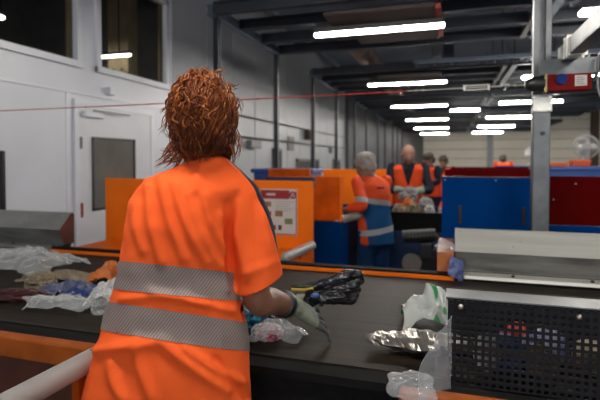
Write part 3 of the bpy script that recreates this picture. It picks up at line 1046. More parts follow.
tag(o, 'blue bin top showing beyond the orange partition', 'bin')
l2 = thing('belt_conveyor', 'second sorting belt heaped with waste before the bald worker', 'conveyor', (0, 0, 0))
obj('belt', B((-1.45, 1.0, 4.98, 5.62, 0.90, 0.915)), M_belt, l2)
obj('front_board', B((-0.75, 1.0, 4.90, 4.95, 0.79, 0.975), bevel=0.004), M_rubber, l2)
obj('base', B((-1.45, 1.0, 4.96, 5.6, 0.1, 0.899)), M_navyp, l2)
obj('base_board', B((-0.75, 1.0, 4.92, 4.955, 0.1, 0.789)), mat('blue_dark_board', (0.008, 0.03, 0.10), 0.45, var=0.1), l2)
obj('rear_board', B((-1.45, 1.0, 5.63, 5.67, 0.1, 0.97)), M_blue, l2)

# geared motor below the second belt
mo = thing('gear_motor', 'black drive motor with round grey drum below the second belt', 'motor', (-0.25, 4.45, 0))
bm = bmesh.new(); cyl(bm, (-0.13, 0, 0.80), (0.14, 0, 0.83), 0.055, 18)
hsg = obj('housing', bm, M_black, mo, smooth=False)
for k in range(7):
    bm = bmesh.new(); cyl(bm, (-0.10 + k * 0.033, 0, 0.803 + k * 0.0035), (-0.09 + k * 0.033, 0, 0.804 + k * 0.0035), 0.062, 18)
    obj('cooling_fin', bm, M_black, hsg)
bm = bmesh.new(); cyl(bm, (-0.145, 0, 0.798), (-0.13, 0, 0.80), 0.06, 18); obj('fan_cover', bm, M_steel, mo)
obj('gearbox', B((0.0, 0.12, -0.06, 0.06, 0.62, 0.76), bevel=0.015), M_steel, mo)
obj('stand', B((-0.02, 0.16, -0.05, 0.05, 0, 0.63)), M_black, mo)
bm = bmesh.new(); cyl(bm, (-0.06, -0.12, 0.585), (-0.06, -0.07, 0.585), 0.085, 22); obj('drum', bm, mat('drum_grey', (0.20, 0.19, 0.175), 0.5, var=0.1), mo)
bm = bmesh.new(); tube(bm, smooth_path([(0.14, 0, 0.83), (0.19, -0.02, 0.76), (0.12, -0.05, 0.70), (0.18, -0.06, 0.60)], 4), 0.012, 8); obj('cable', bm, M_black, mo, smooth=True)


# pedestal fans
def fan(loc, rotz, R, zc, label):
    t = thing('pedestal_fan', label, 'fan', loc, rotz)
    bm = bmesh.new(); cyl(bm, (0, 0, 0), (0, 0, 0.03), 0.22, 24); obj('base', bm, M_fan, t)
    bm = bmesh.new(); cyl(bm, (0, 0.02, 0.03), (0, 0.02, zc - 0.05), 0.03, 10); obj('pole', bm, M_fan, t, smooth=True)
    bm = bmesh.new(); capsule(bm, (0, 0.12, zc), (0, -0.02, zc), 0.075, 0.075, 14); obj('motor', bm, M_fan, t, smooth=True)
    bm = bmesh.new()
    for (r, y) in ((R, -0.06), (R * 0.98, -0.10), (R * 0.98, -0.02), (R * 0.8, -0.115), (R * 0.6, -0.125), (R * 0.4, -0.13)):
        pts = [(r * math.cos(a), y, zc + r * math.sin(a)) for a in [2 * PI * i / 28 for i in range(29)]]
        tube(bm, pts, 0.0035 if r < R else 0.01, 5)
    for i in range(24):
        a = 2 * PI * i / 24
        for yy in (-0.13, 0.0):
            tube(bm, [(0.05 * math.cos(a), yy, zc + 0.05 * math.sin(a)), (R * 0.8 * math.cos(a), yy + (0.012 if yy < -.1 else -0.01), zc + R * 0.8 * math.sin(a)), (R * math.cos(a), -0.06, zc + R * math.sin(a))], 0.002, 4)
    obj('grille', bm, M_fan, t)
    bm = bmesh.new(); cyl(bm, (0, -0.135, zc), (0, -0.12, zc), 0.055, 16); obj('hub_badge', bm, M_fan, t)
    for i in range(3):
        bm = bmesh.new()
        a = 2 * PI * i / 3
        g = []
        for u in range(5):
            rr = 0.04 + (R * 0.85 - 0.04) * u / 4
            wdt = 0.5 * math.sin(PI * (0.25 + 0.6 * u / 4))
            g.append([bm.verts.new((rr * math.cos(a + s * wdt), -0.065 + s * 0.035, zc + rr * math.sin(a + s * wdt))) for s in (-1, 0, 1)])
        for u in range(4):
            for s in range(2):
                bm.faces.new((g[u][s], g[u + 1][s], g[u + 1][s + 1], g[u][s + 1]))
        bl = obj('blade', bm, M_fan, t, smooth=True)
        sm = bl.modifiers.new('s', 'SOLIDIFY'); sm.thickness = 0.004
    return t


fan((2.15, 9.0, 0), 0.0, 0.19, 1.72, 'white pedestal fan at the right edge of the hall')
fan((2.05, 14.0, 0), 0.3, 0.17, 1.64, 'small distant white pedestal fan left of the post')

# =================================================================== PEOPLE


def head_parts(bm, c, rot, s=1.0):
    # c : head centre, rot : 3x3 (face looks along local +y)
    def P(x, y, z):
        return Vector(c) + rot @ (Vector((x, y, z)) * s)
    ellipsoid(bm, P(0, -0.012, 0.03), 0.076 * s, 0.096 * s, 0.088 * s, rot, 20)      # cranium
    ellipsoid(bm, P(0, 0.03, -0.035), 0.060 * s, 0.066 * s, 0.082 * s, rot, 18)      # face
    ellipsoid(bm, P(0, 0.045, -0.085), 0.038 * s, 0.042 * s, 0.032 * s, rot, 12)     # chin
    ellipsoid(bm, P(0, 0.078, 0.012), 0.050 * s, 0.016 * s, 0.012 * s, rot, 12)      # brow
    capsule(bm, P(0, 0.088, 0.004), P(0, 0.108, -0.032), 0.008 * s, 0.013 * s, 10)   # nose
    ellipsoid(bm, P(0, 0.085, -0.062), 0.024 * s, 0.012 * s, 0.009 * s, rot, 10)     # lips
    for sx in (-1, 1):
        ellipsoid(bm, P(sx * 0.079, -0.005, -0.012), 0.010 * s, 0.020 * s, 0.033 * s, rot, 12)
        ellipsoid(bm, P(sx * 0.038, 0.062, -0.03), 0.022 * s, 0.022 * s, 0.022 * s, rot, 10)


def eyes(parent, c, rot, s=1.0, m=None):
    for sx in (-1, 1):
        bm = bmesh.new()
        p = Vector(c) + rot @ (Vector((sx * 0.03, 0.086, -0.004)) * s)
        ellipsoid(bm, p, 0.012 * s, 0.008 * s, 0.006 * s, rot, 10)
        obj('eye', bm, m or M_eye, parent, smooth=True)


def glove_hand(bm, wrist, knuck, tips, thumb, lat, rf=0.0092):
    # wrist, knuckle centre, four finger tips with bend, thumb path ; lat : direction across the knuckles (index -> little)
    wrist, knuck, lat = Vector(wrist), Vector(knuck), Vector(lat).normalized()
    d = (knuck - wrist).normalized()
    nrm = lat.cross(d).normalized()
    rings = []
    for t, wd, th in ((0.0, 0.033, 0.026), (0.35, 0.039, 0.024), (0.75, 0.046, 0.021), (1.0, 0.046, 0.017)):
        p = wrist.lerp(knuck, t)
        rings.append(ring(p, lat * wd, nrm * th, 14, 2.6))
    loft(bm, rings)
    for i, path in enumerate(tips):
        base = knuck + lat * (-0.036 + 0.024 * i) - d * 0.012
        pts = [base] + [base + Vector(q) for q in path]
        pts = smooth_path(pts, 3)
        n = len(pts)
        tube(bm, pts, [rf * (1.08 - 0.28 * k / (n - 1)) for k in range(n)], 10)
        ellipsoid(bm, pts[-1], rf * 0.82, rf * 0.82, rf * 0.82, None, 8)
    pts = smooth_path(thumb, 3)
    n = len(pts)
    tube(bm, pts, [0.0125 - 0.003 * k / (n - 1) for k in range(n)], 10)
    ellipsoid(bm, pts[-1], 0.0098, 0.0098, 0.0098, None, 8)


# ------------------------------------------------------------------ the woman with red hair
ORG = V(-0.749, 1.233, 0)
D0 = 1.40


def Lp(px, py, dy=0.0):
    d = D0 + dy
    return V((px - 300) / FPX * d + 0.35, dy, 1.5 - (py - 160) * d / FPX)


wom = thing('person', 'woman with messy copper-red hair in an orange high-visibility shirt reaching over the belt', 'person', ORG, YAW)
torso = [(156, 192, 226, 0.050), (163, 183, 233, 0.058), (170, 166, 242, 0.075), (178, 149, 249, 0.092), (188, 138, 252, 0.108), (202, 130, 244, 0.118),
         (225, 125, 235, 0.124), (250, 121, 232, 0.124), (275, 117, 234, 0.120), (300, 109, 240, 0.124), (330, 100, 245, 0.132), (360, 91, 248, 0.138),
         (400, 80, 250, 0.145), (430, 77, 251, 0.145)]


def torso_rings(shrink=0.0):
    rings = []
    for (py, l, r, ry) in torso:
        a, b_ = Lp(l, py), Lp(r, py)
        c = (a + b_) / 2
        rings.append(ring(c + V(0, 0.012, 0), V((b_.x - a.x) / 2 - shrink, 0, 0), V(0, ry - shrink, 0), 32, 2.35))
    return rings


SH_R, EL_R, WR_R = Lp(238, 190, 0.0), Lp(257, 299, 0.0), Lp(292, 307, 0.21)
SH_L, EL_L, WR_L = Lp(153, 210, 0.03), V(-0.16, 0.13, 1.10), V(0.03, 0.30, 1.02)
KN_R = Lp(313, 318, 0.27)
KN_L = WR_L + V(0.05, 0.06, -0.01)
HC = Lp(203, 116, 0.02)
HROT = Matrix.Rotation(math.radians(-12), 3, 'Z') @ Matrix.Rotation(math.radians(-18), 3, 'X')
# skin body
bm = bmesh.new()
loft(bm, torso_rings(0.022)[1:])
tube(bm, [Lp(207, 172, 0.01), Lp(205, 150, 0.02), HC + V(0, 0.0, -0.05)], [0.062, 0.055, 0.052], 18)
head_parts(bm, HC, HROT, 1.02)
for a, e, wv in ((SH_R, EL_R, WR_R), (SH_L, EL_L, WR_L)):
    tube(bm, smooth_path([a, a.lerp(e, 0.5), e, e.lerp(wv, 0.35), wv], 4), lerp_list([0.052, 0.047, 0.042, 0.043, 0.027], 4), 16)
    ellipsoid(bm, e, 0.043, 0.043, 0.043, None, 14)
for wv, kn in ((WR_R, KN_R), (WR_L, KN_L)):
    capsule(bm, wv, wv.lerp(kn, 0.8), 0.024, 0.018, 12)
for sx in (-1, 1):
    hip = V(-0.02 + sx * 0.09, 0.01, 0.86)
    kn = V(-0.02 + sx * 0.10, 0.02, 0.48)
    an = V(-0.02 + sx * 0.11, 0.0, 0.08)
    tube(bm, smooth_path([hip + V(0, 0, 0.05), kn, an], 5), lerp_list([0.085, 0.055, 0.038], 5), 14)
    capsule(bm, an, an + V(0, 0.13, -0.03), 0.038, 0.03, 10)
me = remesh(bm, 0.007, 4)
body = obj('body', me, M_skin, wom, smooth=True)
eyes(body, HC, HROT, 1.02)

# shirt
bm = bmesh.new()
loft(bm, torso_rings(0.0))
slr = smooth_path([Lp(228, 182, 0.0), Lp(240, 196, 0.0), Lp(250, 222, 0.0), Lp(255, 252, 0.0), Lp(259, 280, 0.0), Lp(260, 293, 0.0)], 4)
tube(bm, slr, lerp_list([0.042, 0.058, 0.063, 0.066, 0.068, 0.069], 4), 22)
hemL = SH_L.lerp(EL_L, 0.82)
sll = smooth_path([SH_L + V(0.03, 0, 0.005), SH_L, SH_L.lerp(EL_L, 0.4), hemL, SH_L.lerp(EL_L, 0.95)], 4)
tube(bm, sll, lerp_list([0.045, 0.055, 0.062, 0.066, 0.067], 4), 22)
me = remesh(bm, 0.0062, 5)
bm = bmesh.new()
bm.from_mesh(me)
bpy.data.meshes.remove(me)


def cut(bm, co, no, near):
    geom = [f for f in bm.faces if near(f.calc_center_median())]
    gs = set(geom)
    for f in list(geom):
        gs.update(f.edges)
        gs.update(f.verts)
    bmesh.ops.bisect_plane(bm, geom=list(gs), plane_co=co, plane_no=no, clear_outer=True)


hemdir = (Lp(259, 287) - Lp(255, 252)).normalized()
hem_n = V(hemdir.x + 0.33, 0.12, hemdir.z).normalized()
cut(bm, Lp(259, 284), hem_n, lambda c: c.x > 0.178 and 1.06 < c.z < 1.20 and (c - Lp(259, 287)).length < 0.11)
ld = (EL_L - SH_L).normalized()
cut(bm, hemL, ld, lambda c: c.y > 0.0 and (c - hemL).length < 0.12 and (c - hemL).dot(ld) > -0.02)
cut(bm, V(0, 0, 0.735), V(0, 0, -1), lambda c: c.z < 0.78)
cut(bm, Lp(208, 161), V(-0.12, 0.35, 1).normalized(), lambda c: c.z > 1.44)
# folds: ridges in the back, each (px0,py0,px1,py1,width px,amp m)
folds = [(148, 180, 160, 262, 5, 0.006), (160, 178, 184, 258, 5, 0.007), (174, 186, 205, 262, 5, 0.008), (188, 196, 218, 266, 5, 0.006), (204, 196, 222, 250, 4, 0.005),
         (136, 205, 142, 250, 5, 0.005), (228, 205, 231, 285, 5, -0.006), (222, 215, 226, 290, 4, 0.006), (150, 292, 205, 305, 4, 0.006), (180, 296, 232, 312, 4, 0.006),
         (160, 342, 225, 392, 6, 0.009), (135, 340, 150, 400, 6, 0.007), (96, 352, 150, 344, 6, 0.010), (185, 350, 240, 385, 5, 0.008), (110, 365, 120, 400, 6, 0.007),
         (238, 205, 246, 272, 5, 0.005), (256, 200, 262, 262, 6, -0.004), (243, 276, 276, 262, 5, 0.003), (120, 300, 170, 296, 4, 0.005), (205, 160, 196, 190, 5, 0.004), (215, 362, 246, 398, 5, -0.007)]
bm.normal_update()
for v in bm.verts:
    c = v.co
    d = D0 + c.y
    px = (c.x - 0.35) / d * FPX + 300
    py = 160 - (c.z - 1.5) / d * FPX
    k = max(0.0, min(1.0, -v.normal.y * 2 + 0.4))
    dis = 0.004 * noise.noise(c * 9.0) + 0.0025 * noise.noise(c * 22.0)
    if k > 0:
        for (x0, y0_, x1, y1_, wd, am) in folds:
            ux, uy = x1 - x0, y1_ - y0_
            L2 = ux * ux + uy * uy
            t_ = max(0, min(1, ((px - x0) * ux + (py - y0_) * uy) / L2))
            bend = 3.0 * math.sin(t_ * PI)
            dx, dy = px - x0 - ux * t_ + bend, py - y0_ - uy * t_
            q = (dx * dx + dy * dy) / (wd * wd)
            if q < 6:
                dis += 2.4 * k * am * math.exp(-q) * (1 - 0.4 * abs(2 * t_ - 1))
    v.co = c + v.normal * dis
# navy front: everything in front of a slanted plane
NV_NO = V(0.95, 1.0, 0.42).normalized()
NV_CO = Lp(256, 196, -0.024)
bmesh.ops.bisect_plane(bm, geom=bm.verts[:] + bm.edges[:] + bm.faces[:], plane_co=NV_CO, plane_no=NV_NO)
for f in bm.faces:
    c = f.calc_center_median()
    if (c - NV_CO).dot(NV_NO) > 0 and c.z > 1.2 or c.y > 0.085:
        f.material_index = 1
me = bpy.data.meshes.new('shirt')
bm.to_mesh(me)
bm.free()
me.materials.append(M_shirt)
me.materials.append(M_navy)
shirt = obj('shirt', me, None, wom, smooth=True)
sm = shirt.modifiers.new('s', 'SOLIDIFY'); sm.thickness = 0.003; sm.offset = -1
shirt['label'] = 'orange high-visibility shirt with navy front'
# two hatched reflective stripes
keep = lambda c: c.x < 0.185 and not (c.x > 0.135 and c.z > 1.03 and (c - EL_R).length < 0.10 and c.x > 0.165)
torso_only = me
for (n_, c_hi, h) in (((0.10, 0.27, 1.0), 1.185, 0.080), ((0.152, 0.37, 1.0), 1.051, 0.083)):
    up_ = n_[2] == 1.0 and c_hi > 1.1
    bmS = slab_between(torso_only, n_, c_hi - h, c_hi, 0.0022, (lambda c: c.x < 0.160 + max(0, 1.12 - c.z) * 0.9))
    for f in bmS.faces:
        f.material_index = 0
    s = obj('reflective_stripe', bmS, M_stripe, wom, smooth=True)
    s['label'] = 'grey hatched reflective stripe'
# sleeve hem stitch, collar
bm = bmesh.new()
pts = []
for i in range(29):
    a = 2 * PI * i / 28
    pts.append(Lp(208, 162.5, 0.012) + V(0.060 * math.cos(a), 0.060 * math.sin(a), 0.012 + 0.060 * math.cos(a) * 0.10 - 0.060 * math.sin(a) * 0.38))
tube(bm, pts, 0.0075, 8)
obj('collar', bm, M_navy, wom, smooth=True)
# trousers and boots
bm = bmesh.new()
loft(bm, [ring(V(-0.02, 0.012, z), V(rx, 0, 0), V(0, ry, 0), 24, 2.3) for z, rx, ry in ((1.0, 0.165, 0.11), (0.9, 0.18, 0.12), (0.8, 0.185, 0.125), (0.74, 0.18, 0.12))])
for sx in (-1, 1):
    tube(bm, smooth_path([V(-0.02 + sx * 0.092, 0.01, 0.84), V(-0.02 + sx * 0.10, 0.02, 0.48), V(-0.02 + sx * 0.11, 0, 0.09)], 5), lerp_list([0.098, 0.078, 0.068], 5), 16)
obj('trousers', remesh(bm, 0.011, 4), M_navy, wom, smooth=True)
for sx in (-1, 1):
    bm = bmesh.new()
    an = V(-0.02 + sx * 0.11, -0.01, 0.1)
    capsule(bm, an, an + V(0, 0, -0.04), 0.055, 0.05, 12)
    capsule(bm, an + V(0, 0.0, -0.05), an + V(0, 0.16, -0.055), 0.05, 0.043, 12)
    box(bm, an.x - 0.048, an.x + 0.048, -0.065, 0.20, 0.0, 0.03)
    obj('boot', remesh(bm, 0.009, 3), M_boot, wom, smooth=True)

# gloves
def two_tone(me, m1, m2, fn):
    me.materials.append(m1)
    me.materials.append(m2)
    for p in me.polygons:
        if fn(p.center):
            p.material_index = 1


lat = V(0.42, -0.35, -0.75)
f0 = []
for i, k in enumerate((0.94, 1.0, 0.96, 0.82)):
    f0.append([V(0.030, 0.016, -0.016) * k + lat.normalized() * 0.004 * (i - 1.5), V(0.050, 0.030, -0.036) * k + lat.normalized() * 0.007 * (i - 1.5), V(0.054, 0.036, -0.062) * k + lat.normalized() * 0.008 * (i - 1.5)])
th = [WR_R.lerp(KN_R, 0.25) - lat * 0.02, WR_R.lerp(KN_R, 0.6) - lat.normalized() * 0.052 + V(0, 0, 0.006), KN_R - lat.normalized() * 0.058 + V(0.022, 0.0, 0.010), KN_R - lat.normalized() * 0.045 + V(0.052, 0.01, 0.0)]
bm = bmesh.new()
glove_hand(bm, WR_R.lerp(KN_R, 0.1), KN_R, f0, th, lat)
tube(bm, [EL_R.lerp(WR_R, 0.80), EL_R.lerp(WR_R, 0.93), WR_R.lerp(KN_R, 0.2)], [0.040, 0.037, 0.034], 16)
gm = remesh(bm, 0.0034, 2)
dR = (KN_R - WR_R).normalized()
two_tone(gm, M_glove, M_glove2, lambda c: (c - KN_R).dot(dR) > 0.008)
gl = obj('glove', gm, None, wom, smooth=True)
gl['label'] = 'pale green knitted work glove with dark fingers'
bm = bmesh.new()
a, b_ = EL_R.lerp(WR_R, 0.66), EL_R.lerp(WR_R, 0.80)
tube(bm, [a, a.lerp(b_, 0.15), a.lerp(b_, 0.85), b_], [0.041, 0.0445, 0.0445, 0.041], 22)
obj('glove_cuff', bm, M_black, gl, smooth=True)
# print patch on the glove back
bm = bmesh.new()
up_n = lat.normalized().cross(dR).normalized()
if up_n.z < 0:
    up_n = -up_n
pc_ = WR_R.lerp(KN_R, 0.82) + up_n * 0.021
q = [pc_ + dR * sx * 0.014 + lat.normalized() * sy * 0.018 for sx, sy in ((-1, -1), (1, -1), (1, 1), (-1, 1))]
vs = [bm.verts.new(p) for p in q]
bm.faces.new(vs)
r = bmesh.ops.extrude_face_region(bm, geom=bm.faces[:])
for v in r['geom']:
    if isinstance(v, bmesh.types.BMVert):
        v.co += up_n * 0.002
obj('glove_patch', bm, M_greybag, gl)
latL = V(-0.5, 0.75, 0.0) * -1
bm = bmesh.new()
fl = [[V(0.026, 0.032, -0.012) * k, V(0.034, 0.044, -0.040) * k, V(0.022, 0.036, -0.062) * k] for k in (0.94, 1.0, 0.95, 0.8)]
thl = [WR_L.lerp(KN_L, 0.3), WR_L.lerp(KN_L, 0.7) + V(0.03, -0.035, 0), KN_L + V(0.05, -0.03, -0.01), KN_L + V(0.06, -0.01, -0.03)]
glove_hand(bm, WR_L, KN_L, fl, thl, latL)
tube(bm, [EL_L.lerp(WR_L, 0.78), WR_L.lerp(KN_L, 0.2)], [0.04, 0.034], 16)
gm = remesh(bm, 0.004, 2)
two_tone(gm, M_glove, M_glove2, lambda c: (c - KN_L).dot((KN_L - WR_L).normalized()) > 0.008)
obj('glove', gm, None, wom, smooth=True)

# hair : dark base volume plus many wavy strands
rnd = random.Random(3)
SKN = V(0, 0, 0)


def hair_radius(dirv):
    # ellipsoid-like envelope around HB
    return 1.0


HB = Lp(202, 112, -0.005)
RX, RY, RZ = 0.086, 0.104, 0.107
bm = bmesh.new()
ellipsoid(bm, HB, RX * 0.88, RY * 0.93, RZ * 0.95, None, 20)
ellipsoid(bm, Lp(204, 128, -0.03), 0.083, 0.085, 0.085, None, 20)
ellipsoid(bm, Lp(206, 92, -0.03), 0.062, 0.07, 0.05, None, 16)
ellipsoid(bm, Lp(198, 147, -0.02), 0.062, 0.055, 0.042, None, 16)
ellipsoid(bm, Lp(226, 138, 0.01), 0.03, 0.05, 0.06, None, 16)
hb = remesh(bm, 0.006, 4)
# keep the face free
bm = bmesh.new(); bm.from_mesh(hb)
fc = HC + HROT @ V(0, 0.10, -0.05)
bmesh.ops.delete(bm, geom=[f for f in bm.faces if (f.calc_center_median() - fc).length < 0.085], context='FACES')
for v in bm.verts:
    v.co += v.normal * (0.006 * noise.noise(v.co * 30) + 0.004 * noise.noise(v.co * 70))
me = bpy.data.meshes.new('hair')
bm.to_mesh(me); bm.free()
at_ = me.attributes.new('tone', 'FLOAT', 'POINT')
at_.data.foreach_set('value', [0.10 + 0.12 * (0.5 + 0.5 * noise.noise(v.co * 40)) for v in me.vertices])
me.materials.append(M_hair)
hair = obj('hair', me, None, wom, smooth=True)

verts, faces, tones = [], [], []


def strand(path, r0, tone, n=5, taper=0.15):
    base = len(verts)
    u = V(0.3, 0.5, 0.8)
    m = len(path)
    for i, p in enumerate(path):
        t = (path[min(i + 1, m - 1)] - path[max(i - 1, 0)])
        if t.length < 1e-6:
            t = V(0, 0, 1)
        t.normalize()
        a = t.cross(u)
        if a.length < 1e-4:
            a = t.orthogonal()
        a.normalize()
        b = a.cross(t).normalized()
        u = b
        s = i / (m - 1)
        r = r0 * (min(1, 0.5 + 3 * s)) * (1 - (1 - taper) * max(0, (s - 0.35) / 0.65))
        for k in range(n):
            an = 2 * PI * k / n
            verts.append(p + a * r * math.cos(an) + b * r * 0.6 * math.sin(an))
            tones.append(max(0, min(1, tone + 0.10 * math.sin(6 * s))))
    for i in range(m - 1):
        for k in range(n):
            faces.append((base + i * n + k, base + i * n + (k + 1) % n, base + (i + 1) * n + (k + 1) % n, base + (i + 1) * n + k))


def env(p):
    # push a point to the outside of the hair volume
    q = V((p.x - HB.x) / RX, (p.y - HB.y) / RY, (p.z - HB.z) / RZ)
    return q


for i in range(1700):
    # start over the crown, run down and around
    th_ = rnd.uniform(0, 2 * PI)
    ph = math.acos(rnd.uniform(-0.55, 1.0))
    if math.sin(th_) > 0.35 and rnd.random() < 0.75:
        continue
    lift = rnd.uniform(0.97, 1.12) + (0.10 * rnd.random() if rnd.random() < 0.12 else 0)
    ln = rnd.uniform(0.35, 1.15)
    amp = rnd.uniform(0.04, 0.16)
    fr = rnd.uniform(7, 15)
    p0 = rnd.uniform(0, 6.28)
    dth = rnd.uniform(-0.35, 0.35)
    path = []
    N = 13
    for k in range(N):
        s = k / (N - 1)
        P2 = ph + ln * s
        T2 = th_ + dth * s + amp * math.sin(fr * s + p0)
        rr_ = lift * (1 + 0.035 * math.sin(fr * s * 1.3 + p0 * 2))
        if P2 > 2.1:
            # below the widest part fall downward instead of curling under
            over = P2 - 2.1
            P3 = 2.1 + over * 0.25
            z_extra = -over * 0.075
        else:
            P3, z_extra = P2, 0
        q = V(RX * math.sin(P3) * math.cos(T2), RY * math.sin(P3) * math.sin(T2), RZ * math.cos(P3)) * rr_
        q.x *= 1 - 0.17 * max(0.0, math.cos(P3))
        if P2 > 2.1:
            q.x *= max(0.55, 1 - 0.55 * over)
        path.append(HB + q + V(0.004, -0.004, z_extra))
    if path[-1].z < Lp(0, 163).z:
        continue
    fcd = (path[6] - fc).length
    if fcd < 0.09:
        continue
    shade = 0.30 + 0.30 * rnd.random() + (0.22 if rnd.random() < 0.25 else 0)
    strand(path, rnd.uniform(0.002, 0.0052), shade)
# curls on top and at the back, top light put into lighter tones
for i in range(260):
    th_ = rnd.uniform(PI * 1.0, 2 * PI)
    ph = rnd.uniform(0.1, 1.25)
    c0 = HB + V(RX * math.sin(ph) * math.cos(th_), RY * math.sin(ph) * math.sin(th_), RZ * math.cos(ph)) * rnd.uniform(1.0, 1.12)
    ax = V(rnd.uniform(-0.7, 0.7), rnd.uniform(-0.4, 0.2), -1).normalized()
    e1 = ax.orthogonal().normalized()
    e2 = ax.cross(e1)
    rc = rnd.uniform(0.004, 0.010)
    tn = rnd.uniform(4, 9)
    p0 = rnd.uniform(0, 6)
    L_ = rnd.uniform(0.03, 0.07)
    path = [c0 + ax * L_ * s + e1 * rc * math.cos(tn * s + p0) + e2 * rc * math.sin(tn * s + p0) for s in [k / 13 for k in range(14)]]
    strand(path, rnd.uniform(0.0018, 0.0036), 0.48 + 0.5 * rnd.random())
# hair gathered down to the nape, its shade put into darker tones
for i in range(420):
    sx = rnd.uniform(168, 237)
    sy = rnd.uniform(96, 132)
    ex = 206 + (sx - 204) * rnd.uniform(0.55, 0.85) - 4
    ey = rnd.uniform(143, 158) - abs(ex - 202) * 0.12
    fx = max(-1.0, min(1.0, (sx - 202) / 36.0))
    d0 = -0.005 - RY * 1.03 * math.sqrt(max(0.02, 1 - fx * fx))
    fx2 = max(-1.0, min(1.0, (ex - 202) / 30.0))
    d1 = -0.01 - 0.078 * math.sqrt(max(0.02, 1 - fx2 * fx2))
    wa, wf, wp0 = rnd.uniform(0.6, 2.6), rnd.uniform(5, 11), rnd.uniform(0, 6)
    path = []
    for k in range(13):
        q_ = k / 12
        path.append(Lp(sx + (ex - sx) * q_ + wa * math.sin(wf * q_ + wp0), sy + (ey - sy) * q_, d0 + (d1 - d0) * q_ ** 1.6 - 0.006 * rnd.random() * 0.3 + 0.003 * math.cos(wf * q_ + wp0)))
    strand(path, rnd.uniform(0.0018, 0.0042), 0.12 + 0.32 * rnd.random() + (0.2 if rnd.random() < 0.1 else 0))
# loose wisps (px paths)
wisps = [[(178, 138), (172, 150), (165, 158), (157, 164)], [(176, 142), (174, 152), (168, 160), (160, 162)], [(182, 146), (176, 156), (172, 162), (166, 168)], [(176, 132), (170, 136), (165, 130)],
         [(172, 112), (166, 118), (164, 128), (160, 133)], [(174, 108), (168, 114), (168, 124), (163, 128)], [(182, 148), (180, 158), (176, 166), (174, 174)], [(190, 150), (186, 160), (184, 168)],
         [(172, 104), (166, 108), (161, 112)], [(228, 84), (234, 88), (239, 86)], [(236, 100), (241, 106), (240, 114)], [(236, 128), (240, 140), (238, 152), (233, 160)], [(233, 135), (238, 148), (236, 158)],
         [(230, 140), (234, 152), (232, 164)], [(228, 145), (232, 157), (229, 166)], [(178, 146), (170, 152), (162, 150)], [(186, 148), (178, 158), (166, 160), (155, 166)], [(175, 140), (167, 148), (162, 158)],
         [(200, 76), (204, 70), (210, 69)], [(186, 82), (181, 79), (176, 82)], [(214, 74), (220, 72), (226, 76)], [(198, 152), (196, 160), (192, 166)], [(212, 150), (210, 158), (206, 163)]]
for wp in wisps:
    for j in range(6):
        dy = rnd.uniform(-0.05, 0.02)
        jit = rnd.uniform(-3.5, 3.5), rnd.uniform(-3, 3)
        pts = smooth_path([Lp(x + jit[0] * (0.3 + 0.25 * k) + rnd.uniform(-1, 1), y + jit[1] + rnd.uniform(-1, 1), dy) for k, (x, y) in enumerate(wp)], 4)
        strand(pts, rnd.uniform(0.0009, 0.0022), 0.35 + 0.5 * rnd.random(), 4, 0.1)
me = bpy.data.meshes.new('hair_strands')
me.from_pydata([tuple(v) for v in verts], [], faces)
at_ = me.attributes.new('tone', 'FLOAT', 'POINT')
at_.data.foreach_set('value', tones)
me.materials.append(M_hair)
hs = obj('hair_strands', me, None, hair, smooth=True)
hs['kind'] = 'stuff'
hs['label'] = 'loose wavy copper strands'

# black shiny bag held in the glove
bm = bmesh.new()
a1 = [Lp(292, 288, 0.30), Lp(312, 287, 0.32), Lp(332, 283, 0.34), Lp(348, 276, 0.35), Lp(361, 275, 0.36)]
a2 = [Lp(306, 300, 0.27), Lp(324, 298, 0.30), Lp(340, 294, 0.33), Lp(352, 287, 0.35), Lp(361, 281, 0.36)]
a3 = [Lp(320, 303, 0.27), Lp(338, 300, 0.31), Lp(352, 300, 0.34), Lp(358, 288, 0.36)]
for pth, rr_ in ((a1, [0.010, 0.016, 0.019, 0.022, 0.012]), (a2, [0.016, 0.022, 0.024, 0.022, 0.012]), (a3, [0.010, 0.018, 0.020, 0.012])):
    tube(bm, smooth_path(pth, 4), lerp_list(rr_, 4), 12)
capsule(bm, KN_R - lat.normalized() * 0.05 + V(0.02, 0, 0.0), Lp(324, 298, 0.30), 0.012, 0.014, 10)
for (p, q) in ((a1[2], a2[1]), (a1[3], a2[2]), (a2[3], a3[2]), (a1[1], a2[0]), (a1[4], a2[4]), (a1[3], a3[2])):
    capsule(bm, p, q, 0.010, 0.012, 10)
me = remesh(bm, 0.0035, 1)
for v in me.vertices:
    c = v.co
    nn = abs(noise.noise(V(c.x * 18, c.y * 45, c.z * 45))) + 0.6 * abs(noise.noise(V(c.x * 50, c.y * 90, c.z * 90)))
    v.co = c + v.normal * (0.011 * (nn - 0.30))
o = obj('plastic_bag', me, M_bagblack, smooth=True, loc=ORG)
o.rotation_euler = (0, 0, YAW)
tag(o, 'crumpled shiny black plastic bag held in the pale glove', 'plastic bag')
bm = bmesh.new(); tube(bm, smooth_path([Lp(291, 290, 0.275), Lp(302, 290.5, 0.285), Lp(313, 289, 0.30)], 4), 0.005, 8)
obj('yellow_tie', bm, mat('tie_yellow', (0.55, 0.36, 0.03), 0.5, var=0.1), o, smooth=True)
bm = bmesh.new(); ellipsoid(bm, Lp(315, 296.5, 0.262), 0.017, 0.008, 0.010, None, 12)
obj('blue_label', bm, mat('label_blue', (0.05, 0.10, 0.26), 0.4, var=0.1), o, smooth=True)


